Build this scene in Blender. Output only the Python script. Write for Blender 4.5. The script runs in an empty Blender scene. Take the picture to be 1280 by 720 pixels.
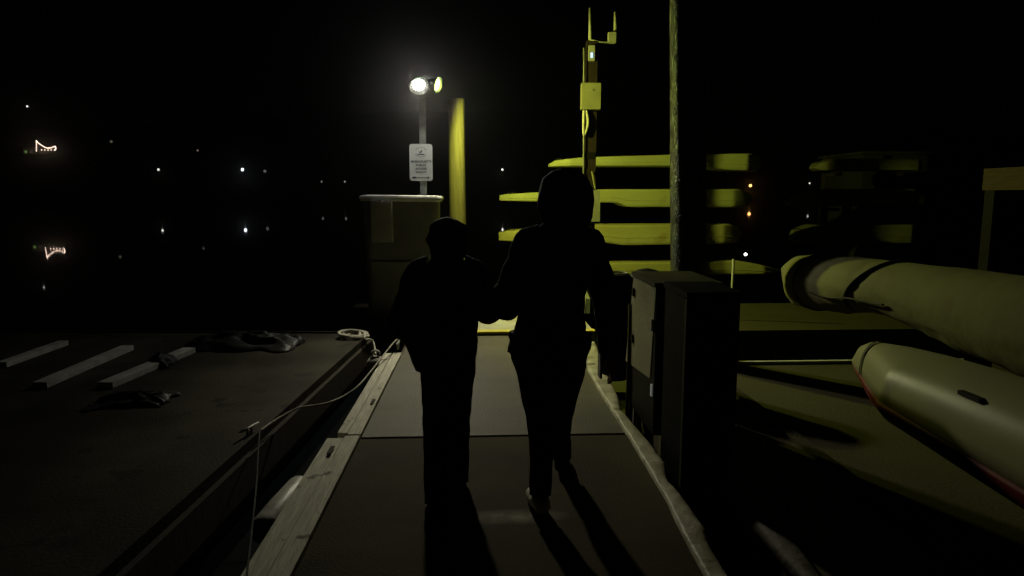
import bpy, bmesh, math, random
from mathutils import Vector, Matrix, Euler, noise
random.seed(7)
R = math.radians
S = bpy.context.scene
COL = S.collection

# ------------------------------------------------------------------ camera
F = 850.0
cam_d = bpy.data.cameras.new('camera')
cam_d.sensor_width = 36.0
cam_d.lens = 36.0 * F / 1280.0
cam_d.clip_start = 0.05
cam_d.clip_end = 3000
cam = bpy.data.objects.new('camera', cam_d)
COL.objects.link(cam)
cam.location = (0, 0, 1.6)
cam.rotation_euler = Euler((R(90 - 7.7), 0, R(-2.7)), 'XYZ')
S.camera = cam
CM = cam.rotation_euler.to_matrix()
CO = Vector((0, 0, 1.6))


def ray(px, py):
    return CM @ Vector(((px - 640) / F, -(py - 360) / F, -1.0))


def P(px, py, Y):
    """world point at depth Y along the dock direction"""
    d = ray(px, py)
    return CO + d * (Y / d.y)


def G(px, py, z=0.0):
    """world point at height z"""
    d = ray(px, py)
    return CO + d * ((z - CO.z) / d.z)


# ------------------------------------------------------------------ materials
def mat(name, col, rough=0.7, col2=None, scale=8.0, bump=0.0, bscale=None, metal=0.0,
        spec=0.2, stretch=(1, 1, 1), spots=None, detail=6):
    m = bpy.data.materials.new(name)
    m.use_nodes = True
    nt = m.node_tree
    b = nt.nodes['Principled BSDF']
    b.inputs['Roughness'].default_value = rough
    b.inputs['Metallic'].default_value = metal
    b.inputs['Specular IOR Level'].default_value = spec
    tc = nt.nodes.new('ShaderNodeTexCoord')
    mp = nt.nodes.new('ShaderNodeMapping')
    mp.inputs['Scale'].default_value = stretch
    nt.links.new(tc.outputs['Object'], mp.inputs['Vector'])
    n = nt.nodes.new('ShaderNodeTexNoise')
    n.inputs['Scale'].default_value = scale
    n.inputs['Detail'].default_value = detail
    nt.links.new(mp.outputs[0], n.inputs['Vector'])
    cr = nt.nodes.new('ShaderNodeValToRGB')
    c2 = col2 or tuple(c * 0.7 for c in col)
    cr.color_ramp.elements[0].position = 0.35
    cr.color_ramp.elements[1].position = 0.65
    cr.color_ramp.elements[0].color = (*c2, 1)
    cr.color_ramp.elements[1].color = (*col, 1)
    nt.links.new(n.outputs['Fac'], cr.inputs['Fac'])
    out = cr.outputs['Color']
    if spots:
        n3 = nt.nodes.new('ShaderNodeTexNoise')
        n3.inputs['Scale'].default_value = spots[1]
        n3.inputs['Detail'].default_value = 3
        nt.links.new(tc.outputs['Object'], n3.inputs['Vector'])
        r3 = nt.nodes.new('ShaderNodeValToRGB')
        r3.color_ramp.elements[0].position = spots[2]
        r3.color_ramp.elements[1].position = spots[2] + 0.06
        nt.links.new(n3.outputs['Fac'], r3.inputs['Fac'])
        mx = nt.nodes.new('ShaderNodeMix')
        mx.data_type = 'RGBA'
        nt.links.new(r3.outputs['Color'], mx.inputs[0])
        nt.links.new(out, mx.inputs[6])
        mx.inputs[7].default_value = (*spots[0], 1)
        out = mx.outputs[2]
    nt.links.new(out, b.inputs['Base Color'])
    # a little roughness break-up everywhere
    rr = nt.nodes.new('ShaderNodeMapRange')
    rr.inputs['To Min'].default_value = max(0.02, rough - 0.12)
    rr.inputs['To Max'].default_value = min(1.0, rough + 0.12)
    nt.links.new(n.outputs['Fac'], rr.inputs['Value'])
    nt.links.new(rr.outputs[0], b.inputs['Roughness'])
    if bump:
        n2 = nt.nodes.new('ShaderNodeTexNoise')
        n2.inputs['Scale'].default_value = bscale or scale * 6
        n2.inputs['Detail'].default_value = 8
        nt.links.new(mp.outputs[0], n2.inputs['Vector'])
        bp = nt.nodes.new('ShaderNodeBump')
        bp.inputs['Strength'].default_value = bump
        bp.inputs['Distance'].default_value = 0.02
        nt.links.new(n2.outputs['Fac'], bp.inputs['Height'])
        nt.links.new(bp.outputs[0], b.inputs['Normal'])
    return m


def emat(name, col, strength):
    m = bpy.data.materials.new(name)
    m.use_nodes = True
    b = m.node_tree.nodes['Principled BSDF']
    b.inputs['Base Color'].default_value = (0.8, 0.8, 0.8, 1)
    b.inputs['Emission Color'].default_value = (*col, 1)
    b.inputs['Emission Strength'].default_value = strength
    return m


M = {}
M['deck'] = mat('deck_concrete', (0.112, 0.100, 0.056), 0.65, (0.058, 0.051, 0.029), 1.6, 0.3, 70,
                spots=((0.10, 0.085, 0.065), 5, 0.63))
M['deck_near'] = mat('deck_concrete_near_dark', (0.078, 0.066, 0.037), 0.8, (0.038, 0.032, 0.018), 1.6, 0.3, 70, spec=0.05,
                spots=((0.062, 0.056, 0.042), 2.1, 0.66))  # near deck section toned darker than the far one
M['barge'] = mat('float_deck', (0.060, 0.055, 0.038), 0.7, (0.028, 0.025, 0.017), 1.6, 0.3, 50,
                 spots=((0.03, 0.027, 0.02), 4, 0.6), spec=0.08)
M['rdeck'] = mat('right_float_deck', (0.066, 0.060, 0.032), 0.8, (0.055, 0.05, 0.025), 1.4, 0.3, 50)
M['wood'] = mat('weathered_wood', (0.70, 0.68, 0.56), 0.7, (0.48, 0.46, 0.37), 9, 0.5, 30,
                stretch=(6, 0.5, 3), spots=((0.16, 0.14, 0.10), 7, 0.66))
M['wood_dark'] = mat('dark_timber', (0.05, 0.04, 0.028), 0.8, (0.03, 0.022, 0.016), 9, 0.5, 40, stretch=(4, 4, 0.4))
M['pile_wood'] = mat('piling_wood', (0.26, 0.23, 0.15), 0.75, (0.19, 0.165, 0.105), 9, 0.4, 24, stretch=(4, 4, 0.3),
                     spots=((0.14, 0.12, 0.08), 1.6, 0.66))
M['pile_wet'] = mat('tarred_pile', (0.020, 0.018, 0.009), 0.20, (0.006, 0.005, 0.003), 12, 1.0, 52, stretch=(1, 1, 1), spec=0.12)
M['brown_wood'] = mat('brown_post_wood', (0.028, 0.018, 0.016), 0.85, (0.018, 0.012, 0.010), 9, 0.4, 24, stretch=(4, 4, 0.3))
M['beam_wood'] = mat('beam_wood', (0.07, 0.048, 0.026), 0.8, (0.045, 0.03, 0.017), 9, 0.4, 24, stretch=(4, 0.5, 4))
M['rope_dim'] = mat('dark_rope', (0.12, 0.12, 0.12), 0.9, (0.07, 0.07, 0.07), 30, 0.6, 90)  # darker rope colour makes the slack line dim
M['yellow'] = mat('yellow_paint', (0.62, 0.52, 0.06), 0.6, (0.42, 0.35, 0.05), 14, 0.3)
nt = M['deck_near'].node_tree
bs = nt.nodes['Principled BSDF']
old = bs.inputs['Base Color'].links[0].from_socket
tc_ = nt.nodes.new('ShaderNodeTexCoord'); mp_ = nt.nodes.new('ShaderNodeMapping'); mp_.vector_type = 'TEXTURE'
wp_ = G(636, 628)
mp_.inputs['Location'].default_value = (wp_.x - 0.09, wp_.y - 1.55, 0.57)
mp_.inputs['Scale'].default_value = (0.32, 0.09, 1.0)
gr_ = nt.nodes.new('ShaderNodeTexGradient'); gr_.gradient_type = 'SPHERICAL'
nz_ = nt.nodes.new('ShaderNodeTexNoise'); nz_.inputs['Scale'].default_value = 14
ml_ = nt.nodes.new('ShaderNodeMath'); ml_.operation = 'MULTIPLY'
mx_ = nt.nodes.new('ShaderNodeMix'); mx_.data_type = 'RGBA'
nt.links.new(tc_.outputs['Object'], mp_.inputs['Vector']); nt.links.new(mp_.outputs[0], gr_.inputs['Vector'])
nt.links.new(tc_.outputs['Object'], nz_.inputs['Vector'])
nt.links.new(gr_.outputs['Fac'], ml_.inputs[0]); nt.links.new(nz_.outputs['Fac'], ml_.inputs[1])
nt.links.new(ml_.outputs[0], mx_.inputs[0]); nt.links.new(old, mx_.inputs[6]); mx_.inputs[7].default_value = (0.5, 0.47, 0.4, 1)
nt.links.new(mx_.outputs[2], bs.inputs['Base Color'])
M['landing'] = mat('landing_plate', (0.38, 0.37, 0.30), 0.5, (0.27, 0.26, 0.2), 5, 0.2)
M['vinyl'] = mat('white_vinyl', (0.44, 0.42, 0.30), 0.5, (0.27, 0.25, 0.17), 7, 0.5, 20,
                 spots=((0.14, 0.12, 0.07), 6, 0.62))
M['vinyl_dark'] = mat('dark_vinyl', (0.12, 0.11, 0.085), 0.7, (0.06, 0.055, 0.04), 7, 0.5, 20)  # edge hose toned darker than the rub strip
M['rope'] = mat('rope_fibre', (0.62, 0.60, 0.52), 0.8, (0.42, 0.40, 0.33), 30, 0.6, 90)
M['fender'] = mat('fender_vinyl', (0.62, 0.61, 0.55), 0.4, (0.42, 0.41, 0.36), 10, 0.1)
M['tarp'] = mat('dark_tarp', (0.035, 0.035, 0.033), 0.45, (0.012, 0.012, 0.012), 4, 0.3, 14)
M['black'] = mat('black_rubber', (0.015, 0.015, 0.015), 0.6, (0.01, 0.01, 0.01), 12, 0.1)
M['cab'] = mat('cabinet_fibreglass', (0.17, 0.17, 0.15), 0.5, (0.13, 0.13, 0.115), 2.5, 0.1)
M['cab_lid'] = mat('cabinet_lid', (0.60, 0.60, 0.56), 0.4, (0.46, 0.46, 0.42), 5, 0.05)
M['meter'] = mat('meter_box_grey', (0.34, 0.34, 0.31), 0.45, (0.27, 0.27, 0.25), 6, 0.05)
M['metal'] = mat('galvanised_post', (0.40, 0.41, 0.38), 0.45, (0.29, 0.30, 0.28), 12, 0.1, metal=0.3)
M['sign'] = mat('sign_face', (0.82, 0.83, 0.80), 0.5, (0.76, 0.77, 0.74), 6, 0.0)
M['ink'] = mat('sign_ink', (0.06, 0.08, 0.10), 0.5)
M['kayak'] = mat('kayak_plastic', (0.48, 0.50, 0.25), 0.5, (0.40, 0.40, 0.2), 1.3, 0.1, 20, stretch=(0.5, 2, 2),
                 spots=((0.40, 0.38, 0.18), 2.3, 0.66))
M['kayak_b'] = mat('kayak_plastic_cream', (0.50, 0.49, 0.25), 0.5, (0.40, 0.36, 0.17), 1.1, 0.1, 20, stretch=(0.5, 2, 2),
                   spots=((0.40, 0.34, 0.15), 2.0, 0.64))
M['hull_white'] = mat('hull_white', (0.29, 0.29, 0.145), 0.42, (0.28, 0.27, 0.175), 2.0, 0.05, 12,
                      spots=((0.22, 0.2, 0.12), 3.2, 0.68))
M['hull_red'] = mat('hull_red', (0.16, 0.010, 0.014), 0.6, (0.11, 0.008, 0.010), 3)
M['canvas'] = mat('boat_cover_canvas', (0.17, 0.165, 0.085), 0.85, (0.125, 0.12, 0.06), 1.6, 0.4, 9,
                  spots=((0.15, 0.135, 0.075), 2.6, 0.68))
M['strap'] = mat('dark_strap', (0.022, 0.02, 0.016), 0.7)
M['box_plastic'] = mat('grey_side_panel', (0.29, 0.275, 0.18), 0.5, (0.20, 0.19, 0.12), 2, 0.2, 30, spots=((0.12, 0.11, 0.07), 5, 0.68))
M['lid_lit_olive'] = mat('box_lid', (0.06, 0.06, 0.025), 0.6, (0.04, 0.04, 0.018), 6, spec=0.05)  # olive light on the box top put into the colour
M['dim_hull'] = mat('dimmed_hull', (0.26, 0.26, 0.17), 0.7, (0.18, 0.18, 0.12), 2, spec=0.1)  # dimness of the far boats put into the hull colour
M['box_black'] = mat('black_box', (0.004, 0.004, 0.0035), 0.6, (0.003, 0.003, 0.0025), 6, spec=0.03)
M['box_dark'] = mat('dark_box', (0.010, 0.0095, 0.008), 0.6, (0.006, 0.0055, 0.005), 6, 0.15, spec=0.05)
M['white_edge'] = mat('white_trim', (0.55, 0.55, 0.5), 0.5)
M['elec'] = mat('pole_box_plastic', (0.28, 0.27, 0.17), 0.4, (0.23, 0.22, 0.14), 5)
M['cloth'] = mat('black_coat', (0.012, 0.012, 0.014), 0.9, (0.007, 0.007, 0.008), 12, 0.3, 60, spec=0.15)
M['cloth2'] = mat('dark_trousers', (0.012, 0.012, 0.014), 0.9, (0.008, 0.008, 0.009), 12, 0.2, 60, spec=0.15)
M['hair'] = mat('dark_hair', (0.012, 0.009, 0.008), 0.7, (0.006, 0.005, 0.005), 30, 0.6, 90, stretch=(1, 1, 0.2), spec=0.2)
M['skin'] = mat('skin', (0.30, 0.17, 0.11), 0.6, (0.26, 0.14, 0.09), 12)
M['shoe'] = mat('pale_shoe', (0.75, 0.72, 0.6), 0.7, (0.40, 0.37, 0.3), 14, 0.2)
M['shoe_dark'] = mat('dark_shoe', (0.02, 0.02, 0.02), 0.6)
M['hill'] = mat('hill_scrub', (0.035, 0.045, 0.02), 0.95, (0.02, 0.028, 0.012), 0.05)
M['house'] = mat('house_siding', (0.30, 0.29, 0.26), 0.8, (0.22, 0.21, 0.19), 0.8)
M['roof'] = mat('roof_shingle', (0.06, 0.055, 0.05), 0.9)
M['shed'] = mat('shed_siding', (0.05, 0.05, 0.038), 0.85, (0.035, 0.035, 0.028), 1.2)
M['glass'] = mat('window_glass', (0.02, 0.025, 0.03), 0.05)

M['lens_w'] = emat('white_led_lens', (1.0, 0.99, 0.90), 420)
M['lens_y'] = emat('yellow_led_lens', (0.72, 1.0, 0.22), 7)
M['blue_led'] = emat('blue_led', (0.15, 0.4, 1.0), 2.5)
M['tag_glow'] = emat('small_glowing_tag', (0.8, 0.85, 0.9), 0.05)  # tag's brightness put in as faint emission

M['halo_bowl_dim'] = mat('dark_halo_bowl', (0.008, 0.008, 0.007), 0.9, (0.006, 0.006, 0.005), 5, spec=0.0)  # near-black so the bowl added for the halo stays grey
M['halo_bowl'] = mat('brushed_halo_bowl', (0.45, 0.46, 0.42), 0.5, (0.4, 0.41, 0.38), 5)
# water
wm = bpy.data.materials.new('harbour_water')
wm.use_nodes = True
nt = wm.node_tree
b = nt.nodes['Principled BSDF']
b.inputs['Base Color'].default_value = (0.004, 0.006, 0.007, 1)
b.inputs['Roughness'].default_value = 0.02
b.inputs['IOR'].default_value = 1.33
tc = nt.nodes.new('ShaderNodeTexCoord')
nn = nt.nodes.new('ShaderNodeTexNoise')
nn.inputs['Scale'].default_value = 1.3
nn.inputs['Detail'].default_value = 2
bp = nt.nodes.new('ShaderNodeBump')
bp.inputs['Strength'].default_value = 0.05
bp.inputs['Distance'].default_value = 0.01
nt.links.new(tc.outputs['Object'], nn.inputs['Vector'])
nt.links.new(nn.outputs['Fac'], bp.inputs['Height'])
nt.links.new(bp.outputs[0], b.inputs['Normal'])
M['water'] = wm


# ------------------------------------------------------------------ object helpers
def tag(o, label=None, cat=None, group=None, kind=None):
    if label: o['label'] = label
    if cat: o['category'] = cat
    if group: o['group'] = group
    if kind: o['kind'] = kind
    return o


def thing(name, loc, label, cat, group=None):
    o = bpy.data.objects.new(name, None)
    o.empty_display_size = 0.2
    COL.objects.link(o)
    o.location = loc
    return tag(o, label, cat, group)


def obj(name, bm, m, parent=None, smooth=False, world=True, bevel=0.0):
    """bm is in world coordinates; origin is moved to the parent's"""
    me = bpy.data.meshes.new(name)
    if bevel:
        bmesh.ops.bevel(bm, geom=[e for e in bm.edges if len(e.link_faces) == 2 and e.calc_face_angle(0) > 0.6],
                        offset=bevel, segments=2, affect='EDGES', profile=0.7)
    bm.normal_update()
    bmesh.ops.recalc_face_normals(bm, faces=bm.faces)
    if smooth:
        for f in bm.faces: f.smooth = True
    bm.to_mesh(me)
    bm.free()
    me.materials.append(m)
    o = bpy.data.objects.new(name, me)
    COL.objects.link(o)
    if parent is not None:
        o.parent = parent
        if world:
            inv = abs_matrix(parent).inverted()
            me.transform(inv)
    else:
        # put origin at base centre
        co = [v.co for v in me.vertices]
        c = Vector(((min(v.x for v in co) + max(v.x for v in co)) / 2,
                    (min(v.y for v in co) + max(v.y for v in co)) / 2, min(v.z for v in co)))
        me.transform(Matrix.Translation(-c))
        o.location = c
    return o


def abs_matrix(o):
    m = Matrix.Translation(o.location) @ o.rotation_euler.to_matrix().to_4x4()
    if o.parent: m = abs_matrix(o.parent) @ m
    return m


def box(bm, x0, x1, y0, y1, z0, z1, mtx=None):
    vs = [bm.verts.new((x, y, z)) for z in (z0, z1) for y in (y0, y1) for x in (x0, x1)]
    for f in ((0, 2, 3, 1), (4, 5, 7, 6), (0, 1, 5, 4), (2, 6, 7, 3), (0, 4, 6, 2), (1, 3, 7, 5)):
        bm.faces.new([vs[i] for i in f])
    if mtx is not None:
        for v in vs: v.co = mtx @ v.co
    return vs


def B(*a, **k):
    bm = bmesh.new(); box(bm, *a, **k); return bm


def tube(bm, pts, r, n=10, cap=True):
    """pts Vectors, r float or list"""
    pts = [Vector(p) for p in pts]
    rs = r if isinstance(r, (list, tuple)) else [r] * len(pts)
    rings = []
    up = Vector((0.13, 0.31, 1)).normalized()
    for i, p in enumerate(pts):
        d = (pts[min(i + 1, len(pts) - 1)] - pts[max(i - 1, 0)]).normalized()
        if i == 0:
            a = d.cross(up)
            if a.length < 0.2: a = d.cross(Vector((1, 0, 0)))
            a.normalize()
        else:
            a = (a - d * a.dot(d)).normalized()
        c = d.cross(a)
        rings.append([bm.verts.new(p + (a * math.cos(2 * math.pi * k / n) + c * math.sin(2 * math.pi * k / n)) * rs[i]) for k in range(n)])
    for i in range(len(rings) - 1):
        for k in range(n):
            bm.faces.new((rings[i][k], rings[i][(k + 1) % n], rings[i + 1][(k + 1) % n], rings[i + 1][k]))
    if cap:
        bm.faces.new(rings[0][::-1]); bm.faces.new(rings[-1])
    return rings


def spline(pts, k=8):
    pts = [Vector(p) for p in pts]
    out = []
    for i in range(len(pts) - 1):
        p0 = pts[max(i - 1, 0)]; p1 = pts[i]; p2 = pts[i + 1]; p3 = pts[min(i + 2, len(pts) - 1)]
        for j in range(k):
            t = j / k
            out.append(0.5 * ((2 * p1) + (p2 - p0) * t + (2 * p0 - 5 * p1 + 4 * p2 - p3) * t * t + (3 * p1 - p0 - 3 * p2 + p3) * t ** 3))
    out.append(pts[-1])
    return out


def loft(bm, rings, closed=True, cap=True):
    vr = [[bm.verts.new(p) for p in r] for r in rings]
    n = len(vr[0])
    for i in range(len(vr) - 1):
        for k in range(n if closed else n - 1):
            bm.faces.new((vr[i][k], vr[i][(k + 1) % n], vr[i + 1][(k + 1) % n], vr[i + 1][k]))
    if cap and closed:
        bm.faces.new(vr[0][::-1]); bm.faces.new(vr[-1])
    return vr


def disc(bm, c, nrm, r, n=28, r2=None):
    nrm = Vector(nrm).normalized()
    a = nrm.orthogonal().normalized(); c2 = nrm.cross(a)
    bm.faces.new([bm.verts.new(Vector(c) + a * math.cos(t) * r + c2 * math.sin(t) * (r2 or r)) for t in [2 * math.pi * k / n for k in range(n)]])


def box_obj(name, dims, m, parent=None, bevel=0.006, mtx=None):
    return obj(name, B(*dims, mtx=mtx), m, parent, bevel=bevel)


# ------------------------------------------------------------------ world & light
w = bpy.data.worlds.new('World')
S.world = w
w.use_nodes = True
nt = w.node_tree
bg = nt.nodes['Background']
sky = nt.nodes.new('ShaderNodeTexSky')
sky.sky_type = 'NISHITA'
sky.sun_disc = False
sky.sun_elevation = R(4)
sky.sun_rotation = R(120)
nt.links.new(sky.outputs[0], bg.inputs['Color'])
bg.inputs['Strength'].default_value = 0.00006

sd = bpy.data.lights.new('moon', 'SUN')
sd.energy = 0.0012; sd.angle = R(0.5); sd.color = (0.8, 0.88, 1.0)
so = bpy.data.objects.new('moon', sd); COL.objects.link(so)
so.rotation_euler = (R(86), 0, R(120 + 180))

vs_ = S.view_settings
vs_.view_transform = 'Standard'; vs_.look = 'None'; vs_.gamma = 1; vs_.exposure = 0


def spot(name, loc, target, power, color, size, blend, radius=0.05):
    l = bpy.data.lights.new(name, 'SPOT')
    l.energy = power; l.color = color; l.spot_size = R(size); l.spot_blend = blend; l.shadow_soft_size = radius
    o = bpy.data.objects.new(name, l); COL.objects.link(o)
    o.location = loc
    d = Vector(target) - Vector(loc)
    o.rotation_euler = d.to_track_quat('-Z', 'Y').to_euler()
    return o


# ------------------------------------------------------------------ setting: water, bed, hills
WZ = -0.42
bm = bmesh.new()
box(bm, -740, 740, -60, 790, WZ - 3.0, WZ)
wt = obj('water', bm, M['water']); tag(wt, kind='structure')

bm = bmesh.new()
NX, NY = 90, 26


def hill_h(x, y):
    shore = 330 + 30 * math.sin(x * 0.006 + 0.6)
    t = max(0.0, y - shore)
    h = 100 * (1 - math.exp(-t / 190.0)) * (0.72 + 0.28 * math.sin(x * 0.0042 + 1.2)) + 5 * noise.noise(Vector((x * 0.03, y * 0.03, 0))) * min(1, t / 20)
    return h + WZ + (0.5 if t > 0 else -0.8)


grid = {}
for i in range(NX + 1):
    for j in range(NY + 1):
        x = -700 + 1400 * i / NX; y = 280 + 500 * j / NY
        grid[i, j] = bm.verts.new((x, y, hill_h(x, y)))
for i in range(NX):
    for j in range(NY):
        bm.faces.new((grid[i, j], grid[i + 1, j], grid[i + 1, j + 1], grid[i, j + 1]))
hl = obj('hills', bm, M['hill'], smooth=True); tag(hl, kind='structure')


def hill_hit(px, py, lift):
    d = ray(px, py); d = d / d.y
    y = 300.0
    while y < 760:
        p = CO + d * y
        if p.z - lift <= hill_h(p.x, p.y): return p
        y += 0.5
    return CO + d * 600


# ------------------------------------------------------------------ far-shore lamps
def shore_lamp(px, py, r, col, st, label, lift=4.0):
    p = hill_hit(px, py, lift)
    g = Vector((p.x, p.y, hill_h(p.x, p.y) - 0.3))
    t = thing('shore_lamp', g, label, 'lamp', 'small lamps across the water')
    bm = bmesh.new(); tube(bm, [g, Vector((p.x, p.y, p.z - r * 1.05))], [0.09, 0.06], 8)
    obj('post', bm, M['metal'], t)
    bm = bmesh.new(); bmesh.ops.create_uvsphere(bm, u_segments=14, v_segments=8, radius=r, matrix=Matrix.Translation(p))
    obj('bulb', bm, emat('shore_bulb', col, st), t, smooth=True)


W_ = (1.0, 0.97, 0.9)
for a in [
    (34, 133, 0.32, W_, 3.0, 'white shore lamp highest of all, near the left end of the far hillside'),
    (139, 177, 0.34, (1, .9, .6), 0.10, 'very faint yellowish shore lamp, first to the right of the fairy lights'),
    (198, 212, 0.26, W_, 1.5, 'white shore lamp alone low on the left shore, right of the fairy lights'),
    (247, 188, 0.24, (1, 0.8, 0.7), 0.20, 'tiny dim reddish shore lamp between the two low white shore lamps'),
    (303, 212, 0.34, (0.85, .92, 1), 4.5, 'bluish white shore lamp, brightest point over the open water'),
    (331, 214, 0.36, (1, .95, .9), 0.12, 'faint hazy shore lamp just right of the brightest bluish one'),
    (402, 227, 0.24, W_, 0.16, 'tiny faint shore lamp a little left of the grey cabinet'),
    (431, 227, 0.22, W_, 0.30, 'tiny shore lamp nearest the left edge of the grey cabinet lid'),
    (628, 212, 0.25, W_, 3.0, 'white shore lamp in the dark gap between the heads of the two people'),
    (1012, 229, 0.22, (1, 1, .9), 1.2, 'small white shore lamp beyond the kayaks, right of the orange one'),
    (999, 268, 0.22, (1, .95, .9), 0.5, 'small dim shore lamp seen between the second and third kayak rows'),
]:
    shore_lamp(a[0], a[1], a[2] * 2, *a[3:], lift=(5.0 if a[1] < 235 else 0.3))
shore_lamp(938, 232, 0.76, (1.0, 0.45, 0.12), 5.0, 'orange shore lamp seen right of the thick pile')

# white marker behind the right kayaks (near, low)
p = P(932, 318, 15.0)
t = thing('marker_lamp', (p.x, p.y, WZ), 'small white marker lamp on a thin stake beyond the white post', 'lamp')
bm = bmesh.new(); tube(bm, [(p.x, p.y, WZ - 1), (p.x, p.y, p.z - 0.03)], 0.02, 8); obj('stake', bm, M['wood_dark'], t)
bm = bmesh.new(); bmesh.ops.create_uvsphere(bm, u_segments=14, v_segments=8, radius=0.035, matrix=Matrix.Translation(p))
obj('bulb', bm, emat('marker_bulb', (1, 1, 0.95), 5.0), t, smooth=True)

# waterfront house with string lights
hp = hill_hit(45, 190, 1.5)
hx, hy = hp.x, hp.y
hz = hill_h(hx, hy) - 0.5
t = thing('waterfront_house', (hx, hy, hz), 'dark low house on the far left shore with a porch under fairy lights', 'house')
box_obj('wall', (hx - 7.5, hx + 4.5, hy + 1.5, hy + 9, hz, hz + 4.2), M['house'], t, 0.02)
bm = bmesh.new()
for (x0, x1, y0, y1, z0, z1) in [(hx - 8.2, hx + 5.2, hy + 0.8, hy + 9.7, hz + 4.2, hz + 6.3)]:
    a = [bm.verts.new(v) for v in ((x0, y0, z0), (x1, y0, z0), (x1, y1, z0), (x0, y1, z0), (x0, (y0 + y1) / 2, z1), (x1, (y0 + y1) / 2, z1))]
    for f in ((0, 1, 5, 4), (2, 3, 4, 5), (0, 4, 3), (1, 2, 5), (0, 3, 2, 1)): bm.faces.new([a[i] for i in f])
obj('roof', bm, M['roof'], t)
for k, xx in enumerate((-6.0, -3.2)):
    wf = box_obj('window', (hx + xx - 0.7, hx + xx + 0.7, hy + 1.38, hy + 1.5, hz + 1.4, hz + 2.8), M['house'], t, 0.01)
    box_obj('pane', (hx + xx - 0.6, hx + xx + 0.6, hy + 1.34, hy + 1.378, hz + 1.5, hz + 2.7),
            emat('dim_window', (0.5, 0.9, 0.2) if k == 0 else (1, .8, .5), 0.25 if k == 0 else 0.03), wf, 0.0)
box_obj('door', (hx - 0.6, hx + 0.4, hy + 1.4, hy + 1.5, hz, hz + 2.2), M['roof'], t, 0.01)
box_obj('porch_deck', (hx - 1.5, hx + 6.5, hy - 1.6, hy + 1.49, hz - 2.5, hz + 0.1), M['wood_dark'], t, 0.02)
# string lights: vertical post run then sagging row
q0 = P(45, 176, hy - 1.5); q1 = P(46, 188, hy - 1.5)
t = thing('string_lights', (q1.x, hy - 1.5, hz - 2.6), 'bright warm string of fairy lights on the porch of the far left house', 'string lights')
bm = bmesh.new(); tube(bm, [(q1.x, hy - 1.5, hz - 2.6), (q0.x, hy - 1.5, q0.z)], 0.06, 8); obj('post', bm, M['wood_dark'], t)
path = [P(x, y, hy - 1.65) for x, y in ((46, 177), (51, 181), (57, 184.5), (63, 185), (69, 183), (69.5, 187))]
bm = bmesh.new(); tube(bm, spline(path, 4), 0.03, 5); obj('cable', bm, M['black'], t)
fbm = emat('fairy_bulb', (1.0, 0.72, 0.55), 4.5)
for q in [P(45.5, 176 + k * 2.1, hy - 1.7) for k in range(7)] + spline(path, 4) + [P(x, 187.5, hy - 1.65) for x in (52, 56, 60, 64, 68)]:
    
    bm = bmesh.new(); bmesh.ops.create_icosphere(bm, subdivisions=1, radius=0.26, matrix=Matrix.Translation(q))
    obj('bulb', bm, fbm, t, smooth=True)


# ------------------------------------------------------------------ docks
DXL, DXR = G(503, 436).x, G(733, 458).x           # inner deck edges
DXL = -0.80; DXR = 0.985
y_seam = G(620, 545).y
y_end = G(620, 419.5).y
print('seam', y_seam, 'end', y_end, DXL, DXR, G(446.8, 545), G(785.8, 550), G(360.8, 720), G(882, 706.7))
EDGE = 0.19


def walkway_section(y0, y1, outer, dm='deck'):
    bm = B(DXL, DXR, y0, y1, WZ - 0.15, 0.0)
    o = obj('walkway', bm, M[dm], bevel=0.012); tag(o, kind='structure')
    # float pontoon below the side boards
    box_obj('pontoon', (DXL - 0.05, DXL - 0.002, y0 + .1, y1 - .1, WZ - 0.2, -0.06), M['wood_dark'], o, 0.01)
    # two boards along the left side
    for i, (xa, xb, segs) in enumerate(outer):
        for (ya, yb, dz) in segs:
            box_obj('edge_board', (xa, xb, ya, yb, -0.13, 0.022 + dz), M['wood'], o, 0.008)
    return o


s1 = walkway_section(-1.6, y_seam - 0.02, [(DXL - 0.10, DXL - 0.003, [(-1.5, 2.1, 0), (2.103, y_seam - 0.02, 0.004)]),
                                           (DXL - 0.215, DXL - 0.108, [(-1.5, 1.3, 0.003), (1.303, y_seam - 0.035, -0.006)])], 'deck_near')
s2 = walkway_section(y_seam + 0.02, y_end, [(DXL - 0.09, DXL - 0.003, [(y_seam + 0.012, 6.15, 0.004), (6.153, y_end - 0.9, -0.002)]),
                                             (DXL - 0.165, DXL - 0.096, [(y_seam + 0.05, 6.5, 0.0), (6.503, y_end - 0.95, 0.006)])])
for o_, yy, xx_ in ((s1, 4.05, -0.125), (s2, 5.05, -0.02)):
    bm = B(DXL + xx_ - 0.025, DXL + xx_, yy, yy + 0.13, 0.027, 0.034); obj('edge_cleat', bm, M['wood_dark'], o_, bevel=0.004)

# left dock cleat (metal, holds mooring line)
cl = G(487, 437)
cl = Vector((DXL - 0.055, 6.95, 0.03))
bm = bmesh.new()
tube(bm, [cl + Vector((0, -0.12, 0.075)), cl + Vector((0, -0.05, 0.06)), cl + Vector((0, 0.05, 0.06)), cl + Vector((0, 0.12, 0.075))], [0.008, 0.014, 0.014, 0.008], 8)
tube(bm, [cl + Vector((0, -0.03, 0)), cl + Vector((0, -0.03, 0.06))], 0.012, 8)
tube(bm, [cl + Vector((0, 0.03, 0)), cl + Vector((0, 0.03, 0.06))], 0.012, 8)
o = obj('dock_cleat', bm, M['metal'], smooth=True); tag(o, 'small metal horn cleat on the far end of the left edge boards', 'cleat')

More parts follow.
